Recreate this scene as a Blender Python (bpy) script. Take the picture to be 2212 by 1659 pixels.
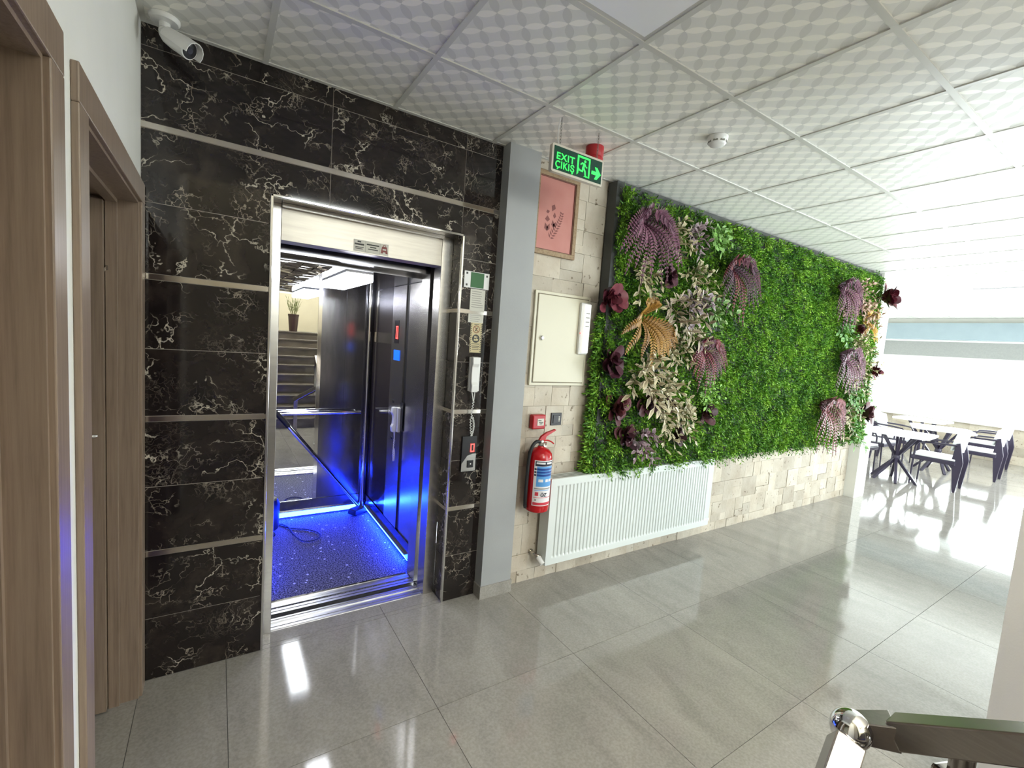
import bpy, bmesh, math, random
import numpy as np
from mathutils import Vector, Matrix

random.seed(7)
rng = np.random.default_rng(11)
S = bpy.context.scene
COL = S.collection
for o in list(bpy.data.objects):
    bpy.data.objects.remove(o)

# ------------------------------------------------------------------ camera
cd = bpy.data.cameras.new('camera')
cam = bpy.data.objects.new('camera', cd)
COL.objects.link(cam)
S.camera = cam
cd.sensor_fit = 'HORIZONTAL'
cd.sensor_width = 36.0
cd.lens = 986.7 * 36.0 / 2212.0
cd.clip_start = 0.02
YAW, PITCH, ROLL = 0.5761, 0.0888, 0.0719
_f = Vector((math.sin(YAW), math.cos(YAW), 0)); _r = Vector((math.cos(YAW), -math.sin(YAW), 0)); _u = Vector((0, 0, 1))
f2 = _f * math.cos(PITCH) - _u * math.sin(PITCH); u2 = _u * math.cos(PITCH) + _f * math.sin(PITCH)
r3 = _r * math.cos(ROLL) + u2 * math.sin(ROLL); u3 = u2 * math.cos(ROLL) - _r * math.sin(ROLL)
M = Matrix((r3, u3, -f2)).transposed().to_4x4()
M.translation = Vector((0.2792, -2.5393, 1.6849))
cam.matrix_world = M

# ------------------------------------------------------------------ world, lights, exposure
S.view_settings.view_transform = 'Standard'
S.view_settings.look = 'None'
S.view_settings.gamma = 1.0
S.view_settings.exposure = 0.5
S.view_settings.use_curve_mapping = False
W = bpy.data.worlds.new('overcast_sky'); S.world = W
W.use_nodes = True
bg = W.node_tree.nodes['Background']
bg.inputs[0].default_value = (0.90, 0.96, 1.0, 1); bg.inputs[1].default_value = 4.0

def area(name, loc, direction, sx, sy, power, color=(1, 1, 1)):
    l = bpy.data.lights.new(name, 'AREA'); l.shape = 'RECTANGLE'; l.size = sx; l.size_y = sy
    l.energy = power; l.color = color
    o = bpy.data.objects.new(name, l); COL.objects.link(o); o.location = loc
    o.rotation_euler = Vector(direction).to_track_quat('-Z', 'Y').to_euler()
    return o
# daylight entering through the window openings, the stair one added (lamps stand just outside the panes)
area('daylight_far_window', (13.95, 0.0, 1.5), (-1, 0, 0.12), 6.0, 1.6, 800, (0.93, 0.97, 1.0))
area('daylight_side_window', (5.2, -3.52, 1.5), (0, 1, 0.6), 3.8, 2.2, 80, (0.95, 0.98, 1.0))
area('daylight_side_window', (10.2, -3.52, 1.5), (0, 1, 0.6), 4.8, 2.2, 230, (0.95, 0.98, 1.0))
area('stair_fill_light', (1.9, -6.72, 3.3), (-0.15, 1, -0.2), 1.5, 1.5, 110, (1.0, 0.97, 0.92))  # fill light behind the camera, added to brighten the left of the lobby

# ------------------------------------------------------------------ helpers
def srgb(r, g, b):
    def c(x):
        x /= 255.0
        return x / 12.92 if x <= 0.04045 else ((x + 0.055) / 1.055) ** 2.4
    return (c(r), c(g), c(b), 1.0)

def N(nt, t, **kw):
    n = nt.nodes.new(t)
    for k, v in kw.items():
        setattr(n, k, v)
    return n

def mat(name, color=(0.8, 0.8, 0.8, 1), rough=0.5, metal=0.0, spec=0.5, emit=None, estr=0.0, coat=0.0, sub=None):
    m = bpy.data.materials.new(name); m.use_nodes = True
    b = m.node_tree.nodes['Principled BSDF']
    b.inputs['Base Color'].default_value = color
    b.inputs['Roughness'].default_value = rough
    b.inputs['Metallic'].default_value = metal
    b.inputs['Specular IOR Level'].default_value = spec
    b.inputs['Coat Weight'].default_value = coat
    if emit is not None:
        b.inputs['Emission Color'].default_value = emit
        b.inputs['Emission Strength'].default_value = estr
    return m

def ramp(nt, stops):
    r = N(nt, 'ShaderNodeValToRGB')
    e = r.color_ramp.elements
    while len(e) < len(stops):
        e.new(0.5)
    for el, (p, c) in zip(e, stops):
        el.position = p; el.color = c
    return r

def mottled(name, c1, c2, scale=8.0, rough=0.5, metal=0.0, stretch=(1, 1, 1), detail=4, bump=0.0, bscale=60.0, spec=0.5, rnd=0.0, coords='pos'):
    """two tones mixed by noise in world space, a random shift for each object, optional fine relief"""
    m = mat(name, c1, rough, metal, spec); nt = m.node_tree; L = nt.links.new
    b = nt.nodes['Principled BSDF']
    geo = N(nt, 'ShaderNodeNewGeometry'); oi = N(nt, 'ShaderNodeObjectInfo')
    mp = N(nt, 'ShaderNodeVectorMath', operation='MULTIPLY'); mp.inputs[1].default_value = stretch
    L(geo.outputs['Position'], mp.inputs[0])
    sh = N(nt, 'ShaderNodeMath', operation='MULTIPLY'); sh.inputs[1].default_value = 37.0
    L(oi.outputs['Random'], sh.inputs[0])
    ad = N(nt, 'ShaderNodeVectorMath', operation='ADD')
    L(mp.outputs[0], ad.inputs[0]); L(sh.outputs[0], ad.inputs[1])
    no = N(nt, 'ShaderNodeTexNoise'); no.inputs['Scale'].default_value = scale; no.inputs['Detail'].default_value = detail
    L(ad.outputs[0], no.inputs['Vector'])
    rp = ramp(nt, [(0.3, c1), (0.7, c2)])
    L(no.outputs['Fac'], rp.inputs[0])
    out = rp.outputs[0]
    if rnd:
        hv = N(nt, 'ShaderNodeHueSaturation')
        mr = N(nt, 'ShaderNodeMapRange'); mr.inputs[3].default_value = 1 - rnd; mr.inputs[4].default_value = 1 + rnd
        L(oi.outputs['Random'], mr.inputs[0]); L(mr.outputs[0], hv.inputs['Value']); L(out, hv.inputs['Color'])
        out = hv.outputs[0]
    L(out, b.inputs['Base Color'])
    if bump:
        n2 = N(nt, 'ShaderNodeTexNoise'); n2.inputs['Scale'].default_value = bscale; n2.inputs['Detail'].default_value = 5
        L(ad.outputs[0], n2.inputs['Vector'])
        bp = N(nt, 'ShaderNodeBump'); bp.inputs['Strength'].default_value = bump; bp.inputs['Distance'].default_value = 0.01
        L(n2.outputs['Fac'], bp.inputs['Height']); L(bp.outputs[0], b.inputs['Normal'])
    return m

ORG = {}
class MB:
    def __init__(s):
        s.v = []; s.f = []
    def add(s, vs, fs):
        o = len(s.v); s.v += [tuple(p) for p in vs]; s.f += [tuple(i + o for i in f) for f in fs]; return s
    def box(s, x0, y0, z0, x1, y1, z1):
        x0, x1 = min(x0, x1), max(x0, x1); y0, y1 = min(y0, y1), max(y0, y1); z0, z1 = min(z0, z1), max(z0, z1)
        return s.add([(x0, y0, z0), (x1, y0, z0), (x1, y1, z0), (x0, y1, z0), (x0, y0, z1), (x1, y0, z1), (x1, y1, z1), (x0, y1, z1)],
                     [(0, 3, 2, 1), (4, 5, 6, 7), (0, 1, 5, 4), (1, 2, 6, 5), (2, 3, 7, 6), (3, 0, 4, 7)])
    def tube(s, path, r, n=10, closed=False, cap=True):
        P = [Vector(p) for p in path]; k = len(P)
        rr = r if isinstance(r, (list, tuple)) else [r] * k
        vs = []; fs = []; up = None
        for i in range(k):
            a = P[(i - 1) % k] if closed or i > 0 else P[i]; b = P[(i + 1) % k] if closed or i < k - 1 else P[i]
            d = (b - a).normalized()
            if up is None:
                up = Vector((0, 0, 1)) if abs(d.z) < 0.9 else Vector((1, 0, 0))
            x = d.cross(up).normalized(); up = x.cross(d).normalized()
            for j in range(n):
                t = 2 * math.pi * j / n
                vs.append(P[i] + (x * math.cos(t) + up * math.sin(t)) * rr[i])
        for i in range(k if closed else k - 1):
            for j in range(n):
                a = i * n + j; b = i * n + (j + 1) % n; i2 = (i + 1) % k
                fs.append((a, b, i2 * n + (j + 1) % n, i2 * n + j))
        if cap and not closed:
            fs.append(tuple(reversed(range(n)))); fs.append(tuple(range((k - 1) * n, k * n)))
        return s.add(vs, fs)
    def lathe(s, prof, c, n=24, axis=(0, 0, 1)):
        A = Vector(axis).normalized(); x = A.orthogonal().normalized(); y = A.cross(x); C = Vector(c)
        vs = []; fs = []; k = len(prof)
        for r, h in prof:
            for j in range(n):
                t = 2 * math.pi * j / n
                vs.append(C + A * h + (x * math.cos(t) + y * math.sin(t)) * max(r, 1e-5))
        for i in range(k - 1):
            for j in range(n):
                fs.append((i * n + j, i * n + (j + 1) % n, (i + 1) * n + (j + 1) % n, (i + 1) * n + j))
        fs.append(tuple(reversed(range(n)))); fs.append(tuple(range((k - 1) * n, k * n)))
        return s.add(vs, fs)
    def sphere(s, c, r, n=20, sq=(1, 1, 1)):
        vs = []; fs = []; m = n // 2
        for i in range(m + 1):
            a = math.pi * i / m
            for j in range(n):
                t = 2 * math.pi * j / n
                vs.append((c[0] + r * sq[0] * math.sin(a) * math.cos(t), c[1] + r * sq[1] * math.sin(a) * math.sin(t), c[2] + r * sq[2] * math.cos(a)))
        for i in range(m):
            for j in range(n):
                fs.append((i * n + j, (i + 1) * n + j, (i + 1) * n + (j + 1) % n, i * n + (j + 1) % n))
        return s.add(vs, fs)
    def prism(s, pts, fn, d0, d1):
        """2-D outline pts extruded from depth d0 to d1; fn(a, b, d) gives the point"""
        n = len(pts)
        vs = [fn(a, b, d0) for a, b in pts] + [fn(a, b, d1) for a, b in pts]
        fs = [tuple(range(n)), tuple(reversed(range(n, 2 * n)))] + [(i, i + n, (i + 1) % n + n, (i + 1) % n) for i in range(n)]
        return s.add(vs, fs)
    def beam(s, p0, p1, w, h, up=(0, 0, 1), w1=None, h1=None):
        p0 = Vector(p0); p1 = Vector(p1); d = (p1 - p0).normalized(); x = d.cross(Vector(up)).normalized(); u = x.cross(d)
        w1 = w if w1 is None else w1; h1 = h if h1 is None else h1
        vs = [p0 + x * a * w / 2 + u * b * h / 2 for a, b in ((-1, -1), (1, -1), (1, 1), (-1, 1))] + \
             [p1 + x * a * w1 / 2 + u * b * h1 / 2 for a, b in ((-1, -1), (1, -1), (1, 1), (-1, 1))]
        return s.add(vs, [(3, 2, 1, 0), (4, 5, 6, 7), (0, 1, 5, 4), (1, 2, 6, 5), (2, 3, 7, 6), (3, 0, 4, 7)])
    def build(s, name, material, parent=None, smooth=False, bevel=0.0, seg=2, **props):
        me = bpy.data.meshes.new(name)
        org = ORG.get(parent.name, Vector((0, 0, 0))) if parent else Vector((0, 0, 0))
        me.from_pydata([tuple(Vector(p) - org) for p in s.v], [], s.f)
        bm = bmesh.new(); bm.from_mesh(me)
        bmesh.ops.recalc_face_normals(bm, faces=bm.faces)
        if bevel:
            bmesh.ops.bevel(bm, geom=list(bm.edges), offset=bevel, segments=seg, affect='EDGES', profile=0.5)
        bm.to_mesh(me); bm.free()
        if smooth:
            for p in me.polygons:
                p.use_smooth = True
            try:
                me.set_sharp_from_angle(angle=math.radians(40))
            except Exception:
                pass
        me.materials.append(material)
        o = bpy.data.objects.new(name, me); COL.objects.link(o)
        if parent:
            o.parent = parent; ORG[o.name] = org
        for k, v in props.items():
            o[k] = v
        return o

def Bx(*a):
    return MB().box(*a)

def tag(o, label, cat, group=None, kind=None):
    o['label'] = label; o['category'] = cat
    if group: o['group'] = group
    if kind: o['kind'] = kind
    return o

def thing(name, loc, label, cat, group=None, kind=None):
    o = bpy.data.objects.new(name, None); COL.objects.link(o); o.location = loc; o.empty_display_size = 0.1
    ORG[o.name] = Vector(loc)
    return tag(o, label, cat, group, kind)

def copy_tree(o, parent=None):
    c = o.copy(); COL.objects.link(c); c.parent = parent
    for ch in [x for x in o.children]:
        copy_tree(ch, c)
    return c

_unit = {}
def unit_piece(name, parent, material, x0, y0, z0, x1, y1, z1):
    """a block of shared unit-cube mesh data, scaled to its size"""
    key = material.name
    if key not in _unit:
        me = bpy.data.meshes.new('unit_block'); b = Bx(-.5, -.5, -.5, .5, .5, .5); me.from_pydata(b.v, [], b.f); me.materials.append(material)
        _unit[key] = me
    o = bpy.data.objects.new(name, _unit[key]); COL.objects.link(o)
    o.location = ((x0 + x1) / 2, (y0 + y1) / 2, (z0 + z1) / 2); o.scale = (x1 - x0, y1 - y0, z1 - z0)
    if parent:
        o.parent = parent
        o.location -= ORG.get(parent.name, Vector((0, 0, 0)))
    return o

def text(name, body, size, loc, rot, material, parent, extrude=0.0008, align='LEFT', xs=1.0, width=None, spacing=1.0):
    cu = bpy.data.curves.new(name, 'FONT'); cu.body = body; cu.size = size; cu.extrude = extrude
    cu.align_x = align; cu.offset = size * .012; cu.space_character = spacing
    cu.materials.append(material)
    tmp = bpy.data.objects.new(name, cu); COL.objects.link(tmp); bpy.context.view_layer.update()
    me = bpy.data.meshes.new_from_object(tmp.evaluated_get(bpy.context.evaluated_depsgraph_get()))
    bpy.data.objects.remove(tmp); bpy.data.curves.remove(cu)
    if not me.materials: me.materials.append(material)
    if width:
        q = [v.co.x for v in me.vertices]; xs = width / (max(q) - min(q))
    o = bpy.data.objects.new(name, me); COL.objects.link(o)
    o.location = Vector(loc) - ORG.get(parent.name, Vector((0, 0, 0))); o.rotation_euler = rot; o.scale = (xs, 1, 1); o.parent = parent
    return o

# ------------------------------------------------------------------ materials
H = 2.886
m_white = mottled('white_paint', srgb(232, 231, 224), srgb(226, 225, 218), 3, 0.6, bump=0.05, bscale=120)
m_grey = mottled('grey_paint', srgb(158, 160, 160), srgb(150, 152, 153), 3, 0.55, bump=0.05, bscale=150)
m_cream = mottled('cream_paint', srgb(208, 202, 182), srgb(200, 194, 174), 3, 0.6)
m_grout = mottled('grout', srgb(95, 95, 92), srgb(80, 80, 78), 20, 0.8)
m_dark = mat('shadow_black', (0.006, 0.006, 0.008, 1), 0.5)
m_black = mat('black_plastic', (0.012, 0.012, 0.014, 1), 0.35)
m_rubber = mat('black_rubber', (0.01, 0.01, 0.012, 1), 0.6)
m_chrome = mat('chrome', (0.78, 0.78, 0.78, 1), 0.08, 1.0)
m_strip = mottled('polished_strip', (0.62, 0.58, 0.52, 1), (0.52, 0.48, 0.43, 1), 5, 0.12, 1.0)
m_steel = mottled('brushed_steel', (0.62, 0.60, 0.57, 1), (0.54, 0.52, 0.50, 1), 6, 0.26, 1.0, stretch=(1, 1, 12))
m_steel_h = mottled('brushed_steel_header', (0.46, 0.43, 0.38, 1), (0.40, 0.37, 0.33, 1), 6, 0.45, 1.0, stretch=(1, 12, 12))
m_steel_d = mottled('polished_steel_panel', (0.25, 0.25, 0.28, 1), (0.20, 0.20, 0.23, 1), 5, 0.16, 1.0, stretch=(6, 6, 1))
m_alu = mottled('aluminium_sill', (0.62, 0.62, 0.63, 1), (0.5, 0.5, 0.52, 1), 12, 0.35, 1.0, stretch=(1, 8, 8))
m_mirror = mat('mirror_glass', (0.88, 0.90, 0.90, 1), 0.0, 1.0)
m_whiteplastic = mat('white_plastic', srgb(228, 228, 226), 0.3)
m_enamel = mat('white_enamel', srgb(206, 211, 208), 0.28)
m_red = mat('red_enamel', srgb(176, 14, 24), 0.22)
m_redplastic = mat('red_plastic', srgb(170, 22, 32), 0.35)
m_paper = mat('paper', srgb(205, 203, 192), 0.6)
m_ink = mat('ink', srgb(60, 60, 56), 0.6)
m_greencard = mat('green_card', srgb(24, 92, 34), 0.4)
m_sand = mat('sand_label', srgb(198, 184, 142), 0.5)
m_alarm_red = mat('red_digit', (1, 0.05, 0.05, 1), 0.4, emit=(1, 0.06, 0.05, 1), estr=3.0)
m_panel_beige = mat('beige_enamel', srgb(206, 200, 178), 0.35)
m_blind = mottled('blind_fabric', srgb(150, 152, 150), srgb(142, 144, 143), 40, 0.8)

def make_wood(name, c1, c2, c3, rough, axis):
    m = mat(name, c1, rough); nt = m.node_tree; L = nt.links.new; b = nt.nodes['Principled BSDF']
    geo = N(nt, 'ShaderNodeNewGeometry'); oi = N(nt, 'ShaderNodeObjectInfo')
    mp = N(nt, 'ShaderNodeVectorMath', operation='MULTIPLY'); mp.inputs[1].default_value = axis
    L(geo.outputs['Position'], mp.inputs[0])
    sh = N(nt, 'ShaderNodeMath', operation='MULTIPLY'); sh.inputs[1].default_value = 19.0; L(oi.outputs['Random'], sh.inputs[0])
    ad = N(nt, 'ShaderNodeVectorMath', operation='ADD'); L(mp.outputs[0], ad.inputs[0]); L(sh.outputs[0], ad.inputs[1])
    n1 = N(nt, 'ShaderNodeTexNoise'); n1.inputs['Scale'].default_value = 1.0; n1.inputs['Detail'].default_value = 6; n1.inputs['Roughness'].default_value = 0.65
    L(ad.outputs[0], n1.inputs['Vector'])
    rp = ramp(nt, [(0.30, c1), (0.5, c2), (0.72, c3)]); L(n1.outputs['Fac'], rp.inputs[0]); L(rp.outputs[0], b.inputs['Base Color'])
    bp = N(nt, 'ShaderNodeBump'); bp.inputs['Strength'].default_value = 0.08; bp.inputs['Distance'].default_value = 0.002
    L(n1.outputs['Fac'], bp.inputs['Height']); L(bp.outputs[0], b.inputs['Normal'])
    return m
m_wood = make_wood('grey_brown_laminate', srgb(120, 103, 88), srgb(139, 121, 105), srgb(150, 132, 115), 0.32, (90, 90, 3.0))
m_wood_dark = make_wood('dark_wood_panel', srgb(34, 29, 28), srgb(48, 41, 40), srgb(62, 54, 52), 0.12, (70, 70, 2.5))
m_frame_wood = make_wood('picture_frame_wood', srgb(120, 96, 70), srgb(146, 122, 92), srgb(160, 138, 108), 0.5, (60, 60, 60))

def make_marble():
    m = mat('dark_marble', (0.015, 0.012, 0.011, 1), 0.06); nt = m.node_tree; L = nt.links.new; b = nt.nodes['Principled BSDF']
    geo = N(nt, 'ShaderNodeNewGeometry'); oi = N(nt, 'ShaderNodeObjectInfo')
    sh = N(nt, 'ShaderNodeMath', operation='MULTIPLY'); sh.inputs[1].default_value = 23.0; L(oi.outputs['Random'], sh.inputs[0])
    ad = N(nt, 'ShaderNodeVectorMath', operation='ADD'); L(geo.outputs['Position'], ad.inputs[0]); L(sh.outputs[0], ad.inputs[1])
    # warp
    w = N(nt, 'ShaderNodeTexNoise'); w.inputs['Scale'].default_value = 3.2; w.inputs['Detail'].default_value = 5; w.inputs['Roughness'].default_value = 0.6
    L(ad.outputs[0], w.inputs['Vector'])
    sc = N(nt, 'ShaderNodeVectorMath', operation='MULTIPLY_ADD'); sc.inputs[1].default_value = (0.55, 0.55, 0.55)
    L(w.outputs['Color'], sc.inputs[0]); L(ad.outputs[0], sc.inputs[2])
    tilt = N(nt, 'ShaderNodeMapping'); tilt.inputs['Rotation'].default_value = (0, math.radians(18), 0); tilt.inputs['Scale'].default_value = (1.0, 1.0, 1.5)
    L(sc.outputs[0], tilt.inputs['Vector'])
    def vein(scale, w0, w1, nscale, lo, hi, col):
        v = N(nt, 'ShaderNodeTexVoronoi', feature='DISTANCE_TO_EDGE'); v.inputs['Scale'].default_value = scale
        L(tilt.outputs[0], v.inputs['Vector'])
        r = ramp(nt, [(w0, (1, 1, 1, 1)), (w1, (0, 0, 0, 1))]); L(v.outputs['Distance'], r.inputs[0])
        n = N(nt, 'ShaderNodeTexNoise'); n.inputs['Scale'].default_value = nscale; n.inputs['Detail'].default_value = 3
        L(ad.outputs[0], n.inputs['Vector'])
        r2 = ramp(nt, [(lo, (0, 0, 0, 1)), (hi, (1, 1, 1, 1))]); L(n.outputs['Fac'], r2.inputs[0])
        mu = N(nt, 'ShaderNodeMath', operation='MULTIPLY'); L(r.outputs[0], mu.inputs[0]); L(r2.outputs[0], mu.inputs[1])
        return mu.outputs[0]
    base_n = N(nt, 'ShaderNodeTexNoise'); base_n.inputs['Scale'].default_value = 5; base_n.inputs['Detail'].default_value = 6
    L(sc.outputs[0], base_n.inputs['Vector'])
    base = ramp(nt, [(0.35, srgb(25, 21, 21)), (0.55, srgb(37, 31, 29)), (0.75, srgb(58, 51, 46))]); L(base_n.outputs['Fac'], base.inputs[0])
    cur = base.outputs[0]
    for args, col, st in (((4.2, 0.0, 0.020, 5.0, 0.50, 0.60, 0), srgb(206, 198, 182), 1.0), ((9.0, 0.0, 0.032, 7.0, 0.50, 0.64, 0), srgb(170, 160, 145), 0.75), ((19.0, 0.0, 0.06, 4.0, 0.55, 0.75, 0), srgb(140, 130, 118), 0.5)):
        fac = vein(*args)
        st_n = N(nt, 'ShaderNodeMath', operation='MULTIPLY'); st_n.inputs[1].default_value = st; L(fac, st_n.inputs[0])
        mx = N(nt, 'ShaderNodeMixRGB'); L(st_n.outputs[0], mx.inputs[0]); L(cur, mx.inputs[1]); mx.inputs[2].default_value = col
        cur = mx.outputs[0]
    L(cur, b.inputs['Base Color'])
    return m
m_marble = make_marble()

def make_floor():
    m = mat('polished_porcelain', srgb(150, 148, 142), 0.07); nt = m.node_tree; L = nt.links.new; b = nt.nodes['Principled BSDF']
    geo = N(nt, 'ShaderNodeNewGeometry'); oi = N(nt, 'ShaderNodeObjectInfo')
    sh = N(nt, 'ShaderNodeMath', operation='MULTIPLY'); sh.inputs[1].default_value = 41.0; L(oi.outputs['Random'], sh.inputs[0])
    ad = N(nt, 'ShaderNodeVectorMath', operation='ADD'); L(geo.outputs['Position'], ad.inputs[0]); L(sh.outputs[0], ad.inputs[1])
    rot = N(nt, 'ShaderNodeMapping'); rot.inputs['Rotation'].default_value = (0, 0, math.radians(35)); rot.inputs['Scale'].default_value = (3.2, 1.1, 1)
    L(ad.outputs[0], rot.inputs['Vector'])
    n1 = N(nt, 'ShaderNodeTexNoise'); n1.inputs['Scale'].default_value = 1.4; n1.inputs['Detail'].default_value = 8; n1.inputs['Roughness'].default_value = 0.62; n1.inputs['Distortion'].default_value = 1.2
    L(rot.outputs[0], n1.inputs['Vector'])
    r1 = ramp(nt, [(0.30, srgb(140, 136, 130)), (0.5, srgb(150, 146, 140)), (0.68, srgb(157, 153, 146))]); L(n1.outputs['Fac'], r1.inputs[0])
    n2 = N(nt, 'ShaderNodeTexNoise'); n2.inputs['Scale'].default_value = 90; n2.inputs['Detail'].default_value = 2; L(ad.outputs[0], n2.inputs['Vector'])
    r2 = ramp(nt, [(0.35, (0.82, 0.82, 0.82, 1)), (0.65, (1.08, 1.08, 1.08, 1))]); L(n2.outputs['Fac'], r2.inputs[0])
    mx = N(nt, 'ShaderNodeMixRGB', blend_type='MULTIPLY'); mx.inputs[0].default_value = 0.7
    L(r1.outputs[0], mx.inputs[1]); L(r2.outputs[0], mx.inputs[2]); L(mx.outputs[0], b.inputs['Base Color'])
    return m
m_floor = make_floor()
m_stairmarble = mottled('grey_stair_marble', srgb(116, 109, 101), srgb(88, 81, 75), 3.0, 0.25, stretch=(1, 2, 3), detail=7, rnd=0.12)

def make_ceiling():
    """matt gypsum tile with two sets of crossing lens shapes, their glare painted in as tones, turned 45 degrees to the grid"""
    m = mat('lens_pattern_ceiling', srgb(205, 205, 198), 0.5); nt = m.node_tree; L = nt.links.new; b = nt.nodes['Principled BSDF']
    geo = N(nt, 'ShaderNodeNewGeometry')
    mp = N(nt, 'ShaderNodeMapping'); mp.inputs['Location'].default_value = (-1.758, 1.343, 0)
    L(geo.outputs['Position'], mp.inputs['Vector'])
    sx = N(nt, 'ShaderNodeSeparateXYZ'); L(mp.outputs[0], sx.inputs[0])
    def mth(op, a, bb=None, cc=None):
        n = N(nt, 'ShaderNodeMath', operation=op)
        for i, q in enumerate((a, bb, cc)):
            if q is None: continue
            if isinstance(q, (int, float)): n.inputs[i].default_value = q
            else: L(q, n.inputs[i])
        return n.outputs[0]
    k = 1.0 / (0.0849 * math.sqrt(2))
    u = mth('MULTIPLY', mth('SUBTRACT', sx.outputs[0], sx.outputs[1]), k)
    v = mth('MULTIPLY', mth('ADD', sx.outputs[0], sx.outputs[1]), k)
    def lens(p, q):
        # lens centred on integer (p, q), long axis p: |q'| < sqrt(r2 - p'^2) - 1/2 with r2 = 1/2
        pf = mth('SUBTRACT', p, mth('ROUND', p)); qf = mth('SUBTRACT', q, mth('ROUND', q))
        hgt = mth('SUBTRACT', mth('SQRT', mth('SUBTRACT', 0.505, mth('MULTIPLY', pf, pf))), 0.5)
        d = mth('SUBTRACT', hgt, mth('ABSOLUTE', qf))
        return mth('GREATER_THAN', d, 0.004)
    l1 = lens(u, v)
    l2 = lens(mth('ADD', v, 0.5), mth('ADD', u, 0.5))
    no = N(nt, 'ShaderNodeTexNoise'); no.inputs['Scale'].default_value = 300; L(geo.outputs['Position'], no.inputs['Vector'])
    m1 = N(nt, 'ShaderNodeMixRGB'); m1.inputs[1].default_value = srgb(230, 230, 224); m1.inputs[2].default_value = srgb(251, 249, 241); L(l1, m1.inputs[0])  # glare on the lens relief put into paler and greyer base tones
    m2 = N(nt, 'ShaderNodeMixRGB'); m2.inputs[2].default_value = srgb(214, 214, 208); L(l2, m2.inputs[0]); L(m1.outputs[0], m2.inputs[1])
    L(m2.outputs[0], b.inputs['Base Color'])
    L(mth('SUBTRACT', 0.55, mth('MULTIPLY', l1, 0.27)), b.inputs['Roughness'])
    bp = N(nt, 'ShaderNodeBump'); bp.inputs['Strength'].default_value = 0.06; bp.inputs['Distance'].default_value = 0.002
    L(no.outputs['Fac'], bp.inputs['Height']); L(bp.outputs[0], b.inputs['Normal'])
    return m
m_ceil = make_ceiling()
m_tbar = mat('white_grid_bar', srgb(206, 206, 200), 0.4)
m_stone = mottled('travertine', srgb(194, 186, 171), srgb(172, 160, 142), 5.0, 0.6, detail=8, bump=0.5, bscale=28, rnd=0.17)
def stone_pits(m):
    nt = m.node_tree; L = nt.links.new; b = nt.nodes['Principled BSDF']
    src = b.inputs['Base Color'].links[0].from_socket
    geo = N(nt, 'ShaderNodeNewGeometry')
    mp = N(nt, 'ShaderNodeVectorMath', operation='MULTIPLY'); mp.inputs[1].default_value = (1, 1, 1.0); L(geo.outputs['Position'], mp.inputs[0])
    n = N(nt, 'ShaderNodeTexNoise'); n.inputs['Scale'].default_value = 26; n.inputs['Detail'].default_value = 4; L(mp.outputs[0], n.inputs['Vector'])
    r = ramp(nt, [(0.27, (0.34, 0.29, 0.23, 1)), (0.36, (1, 1, 1, 1))]); L(n.outputs['Fac'], r.inputs[0])
    mx = N(nt, 'ShaderNodeMixRGB', blend_type='MULTIPLY'); mx.inputs[0].default_value = 1; L(src, mx.inputs[1]); L(r.outputs[0], mx.inputs[2])
    L(mx.outputs[0], b.inputs['Base Color'])
stone_pits(m_stone)

def make_speckle():
    m = mat('speckled_vinyl', srgb(70, 70, 78), 0.6, spec=0.15); nt = m.node_tree; L = nt.links.new; b = nt.nodes['Principled BSDF']
    geo = N(nt, 'ShaderNodeNewGeometry')
    n = N(nt, 'ShaderNodeTexNoise'); n.inputs['Scale'].default_value = 110; n.inputs['Detail'].default_value = 1; L(geo.outputs['Position'], n.inputs['Vector'])
    r = ramp(nt, [(0.40, srgb(34, 34, 40)), (0.52, srgb(92, 92, 98)), (0.62, srgb(128, 128, 132))]); L(n.outputs['Fac'], r.inputs[0])
    v = N(nt, 'ShaderNodeTexVoronoi'); v.inputs['Scale'].default_value = 17; L(geo.outputs['Position'], v.inputs['Vector'])
    r2 = ramp(nt, [(0.0, (1, 1, 1, 1)), (0.13, (1, 1, 1, 1)), (0.15, (0, 0, 0, 1))]); L(v.outputs['Distance'], r2.inputs[0])
    mx = N(nt, 'ShaderNodeMixRGB'); L(r2.outputs[0], mx.inputs[0]); L(r.outputs[0], mx.inputs[1]); mx.inputs[2].default_value = srgb(205, 205, 210)
    L(mx.outputs[0], b.inputs['Base Color'])
    return m
m_vinyl = make_speckle()

def make_glass():
    m = bpy.data.materials.new('window_glass'); m.use_nodes = True; nt = m.node_tree; nt.nodes.clear(); L = nt.links.new
    out = N(nt, 'ShaderNodeOutputMaterial'); t = N(nt, 'ShaderNodeBsdfTransparent'); g = N(nt, 'ShaderNodeBsdfGlossy'); g.inputs['Roughness'].default_value = 0.0
    t.inputs[0].default_value = (0.93, 0.96, 0.95, 1)
    fr = N(nt, 'ShaderNodeFresnel'); fr.inputs[0].default_value = 1.45
    mx = N(nt, 'ShaderNodeMixShader'); L(fr.outputs[0], mx.inputs[0]); L(t.outputs[0], mx.inputs[1]); L(g.outputs[0], mx.inputs[2]); L(mx.outputs[0], out.inputs[0])
    return m
m_glass = make_glass()

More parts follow.
